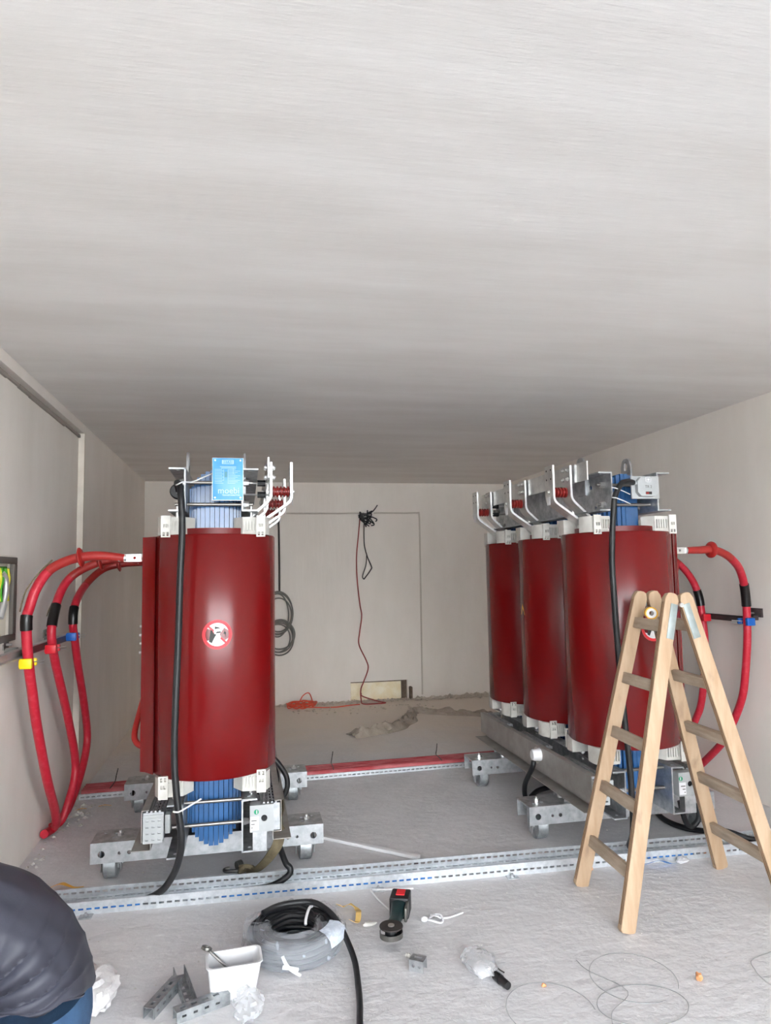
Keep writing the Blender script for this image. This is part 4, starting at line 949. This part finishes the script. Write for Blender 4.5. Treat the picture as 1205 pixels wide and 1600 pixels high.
fs += [(5, 4, 3, 2, 1, 0), tuple(120+k for k in range(6))]
gm.add(vs, fs); gm.build('disc_guard', m_dullsteel, GR)

# small U bracket
t = MB(); Mb = Matrix.Translation((.685, 2.89, 0)) @ Matrix.Rotation(math.radians(-35), 4, 'Z')
t.holed(rect(-.03, .03, 0, .045), [circ(-.012, .022, .006, 10), circ(.014, .022, .006, 10)], Mb @ frame((0, -.022, 0), (1, 0, 0), (0, 0, 1)), .003)
t.holed(rect(-.03, .03, 0, .045), [circ(.0, .022, .006, 10)], Mb @ frame((0, .022, 0), (1, 0, 0), (0, 0, 1)), .003)
t.holed(rect(-.03, .03, -.025, .022), [[(-.016, -.006), (.016, -.006), (.016, .006), (-.016, .006)]], Mb @ Matrix.Translation((0, 0, .042)), .003)
tag(t.build('channel_offcut', m_steel, recenter=True), 'tiny offcut of slotted steel channel lying below the angle grinder', 'bracket')

# bucket and wrench
bk = thing('plastic_tub', 'white open plastic tub on the floor with a wrench in it', 'tub', (-.048, 2.90, 0), None, math.radians(4))
def rr_loop(hx, hy, rc, n=5):
    o = []
    for cx, cy, a0 in ((hx-rc, hy-rc, 0), (-hx+rc, hy-rc, 90), (-hx+rc, -hy+rc, 180), (hx-rc, -hy+rc, 270)):
        for k in range(n+1):
            a = math.radians(a0+90*k/n); o.append((cx+rc*math.cos(a), cy+rc*math.sin(a)))
    return o
loops = [(rr_loop(.083, .05, .02), .0), (rr_loop(.100, .062, .024), .118), (rr_loop(.106, .068, .026), .124), (rr_loop(.106, .068, .026), .128), (rr_loop(.098, .060, .023), .128), (rr_loop(.080, .047, .019), .005)]
vs = []; fs = []; n = len(loops[0][0])
for lp, z in loops: vs += [(x+z*.04, y, z) for x, y in lp]
for i in range(len(loops)-1):
    for k in range(n): fs.append((i*n+k, i*n+(k+1) % n, (i+1)*n+(k+1) % n, (i+1)*n+k))
fs += [tuple(range(n-1, -1, -1)), tuple((len(loops)-1)*n+k for k in range(n))]
b = MB(); b.add(vs, fs); b.build('tub_body', m_white, bk)
b = MB().bar((.045, -.01, .03), (-.085, .032, .148), .024, .008, up=(.4, .2, .9))
wrt = tag(b.lathe([(.012, -.006), (.021, -.006), (.021, .006), (.012, .006)], o=(-.097, .036, .158), axis=(.4, .2, .9), n=18, closed=True).build('ring_spanner', m_dullsteel, bevel=.0015), 'steel ring spanner leaning in the white tub', 'spanner')
wrt.location = (-.048, 2.90, 0); wrt.rotation_euler = (0, 0, math.radians(4))

# strut channel offcuts
def strut(a, b, wd, hh, label, z=0.0, flip=1):
    a, b = Vector((*a, z)), Vector((*b, z)); d = (b-a); L = d.length; d.normalize(); s = Vector((-d.y, d.x, 0))
    m = MB(); M0 = frame(a, d, s)
    sl_ = [rect(x, x+.022, -.006, .006) for x in [.018+.042*k for k in range(int((L-.03)/.042))]]
    sd_ = [rect(x, x+.016, hh*.42, hh*.62) for x in [.02+.042*k for k in range(int((L-.03)/.042))]]
    m.holed(rect(0, L, -wd/2, wd/2), sl_, M0 @ Matrix.Translation((0, 0, hh-.003 if flip > 0 else 0)), .003)
    for q in (-1, 1): m.holed(rect(0, L, .0, hh), sd_, frame(a+s*(q*wd/2), d, (0, 0, 1)) @ Matrix.Translation((0, 0, -.0015)), .003)
    return tag(m.build('strut_channel', m_strut, recenter=True), label, 'steel channel', 'slotted steel channel offcuts')
strut((-.345, 2.80), (-.262, 2.985), .042, .04, 'slotted steel channel offcut nearest the crouching person')
strut((-.198, 2.82), (-.262, 3.06), .042, .04, 'slotted steel channel offcut standing open upward between the other two offcuts', 0, -1)
strut((-.250, 2.765), (-.065, 2.845), .042, .04, 'slotted steel channel offcut in front of the white tub')

# ------------------------------------------------------------------ plastic bags and litter
def lumpy(name, c, rx, ry, rz, m, label, cat, seed, amp=.25, n=20, fl=True, group=None, fr=3.0):
    vs = []; fs = []; k = n//2
    for i in range(k+1):
        th = math.pi*i/k
        for j in range(n):
            ph = 2*math.pi*j/n; d = Vector((math.sin(th)*math.cos(ph), math.sin(th)*math.sin(ph), math.cos(th)))
            q = 1+amp*noise.noise(d*fr+Vector((seed, 0, 0)))+amp*.5*noise.noise(d*fr*2.7+Vector((0, seed, 0)))
            z = rz*(1+d.z*q); vs.append((c[0]+rx*d.x*q, c[1]+ry*d.y*q, max(.0008, z)))
    for i in range(k):
        for j in range(n): fs.append((i*n+j, i*n+(j+1) % n, (i+1)*n+(j+1) % n, (i+1)*n+j))
    b = MB(); b.add(vs, fs); o = b.build(name, m, smooth=30, recenter=True)
    return tag(o, label, cat, group)
lumpy('clear_bag', (.925, 2.835, 0), .062, .105, .03, m_glassy, 'clear plastic bag with white contents on floor beside the black cap', 'bag', 3, .22, 26)
lumpy('bag_contents', (.925, 2.80, 0), .035, .055, .018, m_white, 'white fittings inside the clear plastic bag on the floor', 'fittings', 8, .3, 16)
lumpy('clear_bag', (.012, 2.745, 0), .055, .075, .038, m_glassy, 'clear crumpled plastic bag in front of the white tub', 'bag', 14, .35, 26)
cable('bag_drawstring', [(.945, 2.925, .03), (.975, 2.91, .03), (.99, 2.86, .02), (.995, 2.81, .008), (1.01, 2.78, .005)], .0025, m_darkcable, 'thin dark drawstring along the clear plastic bag', 'string', 6)
c = MB().cyl((.962, 2.75, .0165), (.985, 2.672, .0165), .0165, 16, .0145).cyl((.965, 2.74, .0165), (.972, 2.716, .0165), .0175, 16)
tag(c.build('rubber_cap', m_black, recenter=True), 'black rubber end cap lying beside the clear bag', 'cap')
lumpy('woven_sack', (-.555, 2.93, 0), .085, .13, .06, m_sack, 'crumpled white sack on the floor behind the crouching person', 'sack', 22, .25, 26)
random.seed(15)
for (pts, lab) in (([(.43, 3.45, .03), (.46, 3.46, .012), (.49, 3.44, .03), (.52, 3.42, .01), (.515, 3.35, .03), (.50, 3.30, .012), (.465, 3.29, .03)], 'curled strip of yellow masking paper beside the wrapped cable coil'),):
    tag(ribbon(pts, [.025]*len(pts), .002, (0, .2, 1)).build('masking_paper', m_mask, recenter=True), lab, 'paper')
tag(ribbon([(-.985, 4.02, .012), (-.93, 4.01, .03), (-.87, 4.0, .01), (-.82, 4.0, .008)], [.03, .05, .02, .008], .002, (0, .2, 1)).build('yellow_scrap', m_signyellow, recenter=True), 'yellow plastic scrap on floor behind the tray next to the person', 'scrap')
tag(ribbon([(-1.13, 5.28, .01), (-1.10, 5.27, .02), (-1.08, 5.29, .01)], [.03, .03, .02], .002, (0, .2, 1)).build('yellow_scrap', m_signyellow, recenter=True), 'yellow scrap at the foot of left wall under the red cables', 'scrap')
tag(ribbon([(-1.0, 5.32, .01), (-.965, 5.31, .02), (-.92, 5.32, .01)], [.02, .04, .02], .002, (0, .2, 1)).build('yellow_scrap', m_signyellow, recenter=True), 'yellow scrap on floor in front of rear tray near left wall', 'scrap')
cable('white_wire', [(.83, 3.57, .012), (.75, 3.585, .01), (.64, 3.60, .012), (.615, 3.59, .02), (.63, 3.52, .012), (.665, 3.40, .008), (.685, 3.37, .006)], .0045, m_white, 'bent white wire on floor between the front tray and the grinder', 'wire', 7)
c = MB()
c.tube([(.855+.034*math.cos(a), 3.245+.034*math.sin(a), .012+.006*math.sin(2*a)) for a in [2*math.pi*k/12 for k in range(12)]], .005, 7, 4, closed=True)
c.tube([(.84, 3.27, .02), (.86, 3.23, .03), (.88, 3.25, .012), (.92, 3.255, .006), (1.0, 3.285, .006)], .004, 7, 5)
tag(c.build('white_cord_loop', m_white, recenter=True), 'small loop of white cord right of the angle grinder', 'cord')
tag(lumpy('white_plug', (.805, 3.255, 0), .018, .014, .012, m_white, 'small grey white plug lying beside the white cord loop', 'plug', 30, .1, 12), 'small grey white plug lying beside the white cord loop', 'plug')
lumpy('plaster_crumb', (.553, 3.275, 0), .035, .012, .009, m_pad, 'elongated white plaster crumb left of the angle grinder', 'crumb', 41, .4, 12)
lumpy('plaster_crumb', (.665, 2.985, 0), .012, .010, .008, m_pad, 'round white plaster crumb between the grinder and the channel offcut', 'crumb', 42, .4, 12)
c = MB()
c.tube([(1.49+.165*math.cos(a), 2.64+.165*math.sin(a), .004+.003*math.sin(a)) for a in [2*math.pi*k/26-.7 for k in range(24)]], .0011, 6, 4)
c.tube([(1.43+.17*math.cos(a), 2.475+.12*math.sin(a), .004) for a in [2*math.pi*k/22 for k in range(22)]], .0011, 6, 4, closed=True)
c.tube([(1.33, 2.80, .004), (1.34, 2.72, .004), (1.42, 2.56, .004), (1.30, 2.46, .004), (1.26, 2.38, .004)], .0011, 6, 5)
c.tube([(1.09+.16*math.cos(a), 2.52+.17*math.sin(a), .004) for a in [2*math.pi*k/22-.2 for k in range(17)]], .0011, 6, 4)
tag(c.build('steel_wire_loops', m_strut, recenter=True), 'thin springy wire lying in big loops on the floor in front of the ladder', 'wire')
cable('steel_wire_loop', [(2.2, 2.69, .003), (2.12, 2.67, .003), (2.02, 2.64, .003), (1.985, 2.58, .003), (1.97, 2.52, .003), (1.98, 2.45, .003), (2.06, 2.4, .003)], .0011, m_strut, 'end loop of thin wire on floor beside the right edge of picture', 'wire', 6)
lumpy('copper_scrap', (1.728, 2.565, 0), .012, .017, .014, m_copper, 'copper coloured scrap on the floor right of the wire loops', 'scrap', 51, .5, 10)
lumpy('copper_scrap', (1.125, 2.66, 0), .010, .008, .008, m_copper, 'tiny copper coloured scrap on the floor by the wire loops left end', 'scrap', 52, .5, 10)
lumpy('copper_scrap', (2.51, 3.60, 0), .018, .012, .010, m_copper, 'orange brown scrap at the front tray by far right ladder foot', 'scrap', 53, .5, 10)
lumpy('clay_lump', (1.79, 3.575, 0), .022, .016, .012, m_copper, 'small tan lump on floor between the left ladder feet', 'lump', 54, .4, 10)
tag(ribbon([(2.10, 3.55, .012), (2.18, 3.54, .03), (2.24, 3.535, .012), (2.28, 3.54, .006)], [.02, .04, .035, .01], .001, (0, .4, 1)).build('film_scrap', m_film, recenter=True), 'torn scrap of blue film on floor in front of tray behind ladder', 'film')
lumpy('foil_scrap', (2.33, 3.555, 0), .04, .025, .014, m_paper, 'crumpled pale plastic scrap beside the blue film behind the ladder', 'scrap', 55, .5, 14)
c = MB().cyl((.06, 5.38, .008), (.10, 5.33, .008), .008, 8)
tag(c.build('loose_bolt', m_black, recenter=True), 'black loose bolt on the floor right of left transformer base', 'bolt')
# ------------------------------------------------------------------ crouching person at the left edge of the view
PS = thing('person', 'person in dark jacket and blue jeans crouching by the left wall', 'person', (-.60, 2.24, 0))
def loft(rings, n=72, fold=None):
    """rings: (x, z, tangent angle in xz, half depth, half width)"""
    vs = []; fs = []
    for i, (x, y, z, ang, hd, hw) in enumerate(rings):
        dx, dz = math.cos(ang+math.pi/2), math.sin(ang+math.pi/2)       # depth direction, in the xz plane
        for k in range(n):
            a = 2*math.pi*k/n; cx = math.cos(a); sy = math.sin(a)
            cx = abs(cx)**.85*math.copysign(1, cx); sy = abs(sy)**.85*math.copysign(1, sy)
            f = fold(i/(len(rings)-1), a) if fold else 0
            vs.append((x+dx*cx*(hd+f), y+sy*(hw+f), z+dz*cx*(hd+f)))
    m = len(rings)
    for i in range(m-1):
        for k in range(n): fs.append((i*n+k, i*n+(k+1) % n, (i+1)*n+(k+1) % n, (i+1)*n+k))
    fs += [tuple(range(n-1, -1, -1)), tuple((m-1)*n+k for k in range(n))]
    b = MB(); b.add(vs, fs); return b
def dense(keys, k):
    P, R = spline([Vector((a[0], a[1], a[2])) for a in keys], [0]*len(keys), k)
    _, HD = spline([Vector((0, 0, 0))]*len(keys), [a[3] for a in keys], k); _, HW = spline([Vector((0, 0, 0))]*len(keys), [a[4] for a in keys], k)
    out = []
    for i in range(len(P)):
        d = P[min(i+1, len(P)-1)]-P[max(i-1, 0)]; out.append((P[i].x, P[i].y, P[i].z, math.atan2(d.z, d.x), HD[i], HW[i]))
    return out
ox, oy = -.60, 2.24
def loc(*p): return (p[0]-ox, p[1]-oy, p[2])
trunk = [(*loc(-.555, 2.20, .425), .122, .185), (*loc(-.556, 2.20, .455), .128, .188), (*loc(-.575, 2.20, .525), .125, .175), (*loc(-.618, 2.20, .592), .125, .170), (*loc(-.678, 2.20, .645), .125, .178), (*loc(-.765, 2.20, .684), .120, .195), (*loc(-.855, 2.20, .715), .105, .20), (*loc(-.93, 2.20, .755), .075, .125), (*loc(-.96, 2.20, .79), .058, .062)]
def fold(t, a):
    sn = math.sin(a); near = max(0, -sn)                                # creases fan out over the near flank
    amp = .020*max(0, 1-abs(t-.26)/.30)*(.25+near)
    ph = 5.2*(t*7.5+.55*math.cos(a)+.10*math.sin(3*a+9*t))
    r = .5-abs(math.sin(ph))**.6
    hem = .012*max(0, 1-t/.12)*math.sin(7*a+2)
    return amp*r+hem+.006*noise.noise(Vector((t*8, math.cos(a)*3, sn*3)))
jk = loft(dense(trunk, 16), 128, fold)
for i, v in enumerate(jk.v):
    x, y_, z = v; near = max(0, min(1, (-y_+.02)/.2)); u = max(0, 1-max(0, (z-.38))/.25)
    if z < .66: jk.v[i] = (x, y_, z+near*.085*u)
for sgn in (-1, 1):
    sh_, el, wr_ = loc(-.855, 2.20+sgn*.175, .70), loc(-.80+(.0), 2.20+sgn*.25, .47), loc(-1.02, 2.20+sgn*.17, .40)
    mid = Vector(sh_).lerp(Vector(el), .5)
    jk.tube([loc(-.85, 2.20+sgn*.10, .705), sh_, mid, el, Vector(el).lerp(Vector(wr_), .4), wr_], [.06, .082, .074, .066, .058, .045], 20, 6)
jk.build('jacket', m_jacket, PS, smooth=60)
ps = MB()
hips = [(*loc(-.62, 2.20, .25), .10, .15), (*loc(-.575, 2.20, .31), .128, .18), (*loc(-.555, 2.20, .38), .128, .182), (*loc(-.555, 2.20, .45), .115, .172)]
j = loft(dense(hips, 6), 48)
for sgn in (-1, 1):
    hp_, kn, an = loc(-.58, 2.20+sgn*.10, .32), loc(-.98, 2.20+sgn*.15, .43), loc(-.79, 2.20+sgn*.13, .10)
    j.tube([loc(-.55, 2.20+sgn*.08, .33), hp_, Vector(hp_).lerp(Vector(kn), .5), kn, Vector(kn).lerp(Vector(an), .5), an], [.09, .105, .09, .07, .062, .05], 20, 6)
jo = j.build('jeans', m_jeans, PS, smooth=60)
sm = MB()
for dx in (0.0, .012): sm.tube([loc(-.665+dx, 2.02, .43), loc(-.655+dx, 2.012, .39), loc(-.64+dx, 2.02, .32)], .0016, 5, 4)
sm.tube([loc(-.74, 2.06, .43), loc(-.70, 2.035, .40), loc(-.70, 2.02, .36), loc(-.67, 2.02, .30)], .0016, 5, 4)
sm.tube([loc(-.60, 2.012, .43), loc(-.57, 2.012, .39), loc(-.59, 2.012, .35)], .0016, 5, 4)
sm.build('seam', m_seam, jo)
# body: one continuous skin-modifier figure under the clothes, head and hands bare
nodes = {}; V = []; E_ = []; Rr = []
def node(k, p, r, par=None):
    nodes[k] = len(V); V.append(loc(*p)); Rr.append(r)
    if par is not None: E_.append((nodes[par], nodes[k]))
node('pelvis', (-.565, 2.20, .36), .072); node('waist', (-.60, 2.20, .53), .07, 'pelvis'); node('chest', (-.70, 2.20, .645), .08, 'waist'); node('upper', (-.84, 2.20, .70), .072, 'chest')
node('neck', (-.945, 2.20, .785), .052, 'upper'); node('skull', (-1.0, 2.20, .835), .07, 'neck'); node('head', (-1.035, 2.20, .865), .085, 'skull'); node('crown', (-1.075, 2.20, .90), .07, 'head')
for s, nm in ((-1, 'l'), (1, 'r')):
    y0 = 2.20
    node('sh'+nm, (-.845, y0+s*.16, .725), .058, 'upper'); node('el'+nm, (-.80, y0+s*.25, .47), .042, 'sh'+nm); node('wr'+nm, (-1.02, y0+s*.17, .40), .028, 'el'+nm)
    node('pa'+nm, (-1.075, y0+s*.155, .39), .034, 'wr'+nm)
    node('hi'+nm, (-.61, y0+s*.10, .32), .058, 'pelvis'); node('kn'+nm, (-.98, y0+s*.15, .43), .052, 'hi'+nm); node('an'+nm, (-.79, y0+s*.13, .10), .04, 'kn'+nm); node('to'+nm, (-.93, y0+s*.14, .045), .036, 'an'+nm)
    for q in range(4):
        off = (-.027+.018*q)
        node(f'f{nm}{q}', (-1.115, y0+s*.155+off, .385), .0095, 'pa'+nm); node(f'g{nm}{q}', (-1.14-.004*(q % 2), y0+s*.155+off*1.05, .368), .009, f'f{nm}{q}'); node(f'h{nm}{q}', (-1.145, y0+s*.155+off, .345-.003*q), .008, f'g{nm}{q}')
    node('t'+nm, (-1.07, y0+s*.155-s*.045, .375), .011, 'pa'+nm); node('u'+nm, (-1.10, y0+s*.155-s*.055, .36), .0095, 't'+nm)
me = bpy.data.meshes.new('body'); me.from_pydata(V, E_, []); me.materials.append(m_skin)
bo = bpy.data.objects.new('body', me); COL.objects.link(bo); bo.parent = PS
sk = bo.modifiers.new('skin', 'SKIN'); ss = bo.modifiers.new('subdivision', 'SUBSURF'); ss.levels = 1; ss.render_levels = 2
for i, d in enumerate(me.skin_vertices[0].data): d.radius = (Rr[i], Rr[i]); d.use_root = (i == 0)
bo.modifiers['skin'].use_smooth_shade = True
hd = Vector(loc(-1.05, 2.20, .88))
fc = MB()
fwd = Vector((-.9, 0, -.45)).normalized(); upv = Vector((-.45, 0, .9)).normalized(); sdv = Vector((0, 1, 0))
for s in (-1, 1):
    fc.lathe([(0, -.012), (.012, 0), (0, .012)], o=hd+fwd*.078+sdv*s*.03+upv*.005, axis=fwd, n=10)
    fc.lathe([(0, -.01), (.028, -.004), (.03, .004), (0, .01)], o=hd+sdv*s*.088-fwd*.005, axis=sdv, n=12)
fc.tube([hd+fwd*.08+upv*.01, hd+fwd*.10-upv*.02, hd+fwd*.085-upv*.03], [.010, .014, .008], 8, 4)
fc.tube([hd+fwd*.084-upv*.05+sdv*.022, hd+fwd*.09-upv*.05, hd+fwd*.084-upv*.05-sdv*.022], [.004, .007, .004], 8, 4)
fc.build('face_features', m_skin, bo, smooth=60)
hr = MB(); vs = []; fs = []
for i in range(9):
    th = math.pi*.62*i/8
    for k in range(20):
        a = 2*math.pi*k/20; d = (upv*math.cos(th)+(-fwd*math.cos(a)+sdv*math.sin(a))*math.sin(th))
        q = .098+.006*noise.noise(d*5); cut = .9 if d.dot(fwd) > .55 else 1
        vs.append(hd+Vector((d.x*q*1.05, d.y*q*.9, d.z*q))*cut-fwd*.008)
for i in range(8):
    for k in range(20): fs.append((i*20+k, i*20+(k+1) % 20, (i+1)*20+(k+1) % 20, (i+1)*20+k))
hr.add(vs, fs); hr.build('hair', m_hair, PS, smooth=60)
for s in (-1, 1):
    b = loft(dense([(*loc(-.76, 2.20+s*.13, .045), .044, .042), (*loc(-.80, 2.20+s*.13, .05), .048, .046), (*loc(-.88, 2.20+s*.14, .042), .040, .048), (*loc(-.96, 2.20+s*.145, .034), .032, .045), (*loc(-1.0, 2.20+s*.145, .028), .02, .03)], 5), 24)
    b.build('shoe', m_shoe, PS, smooth=60)
bpy.context.view_layer.update()
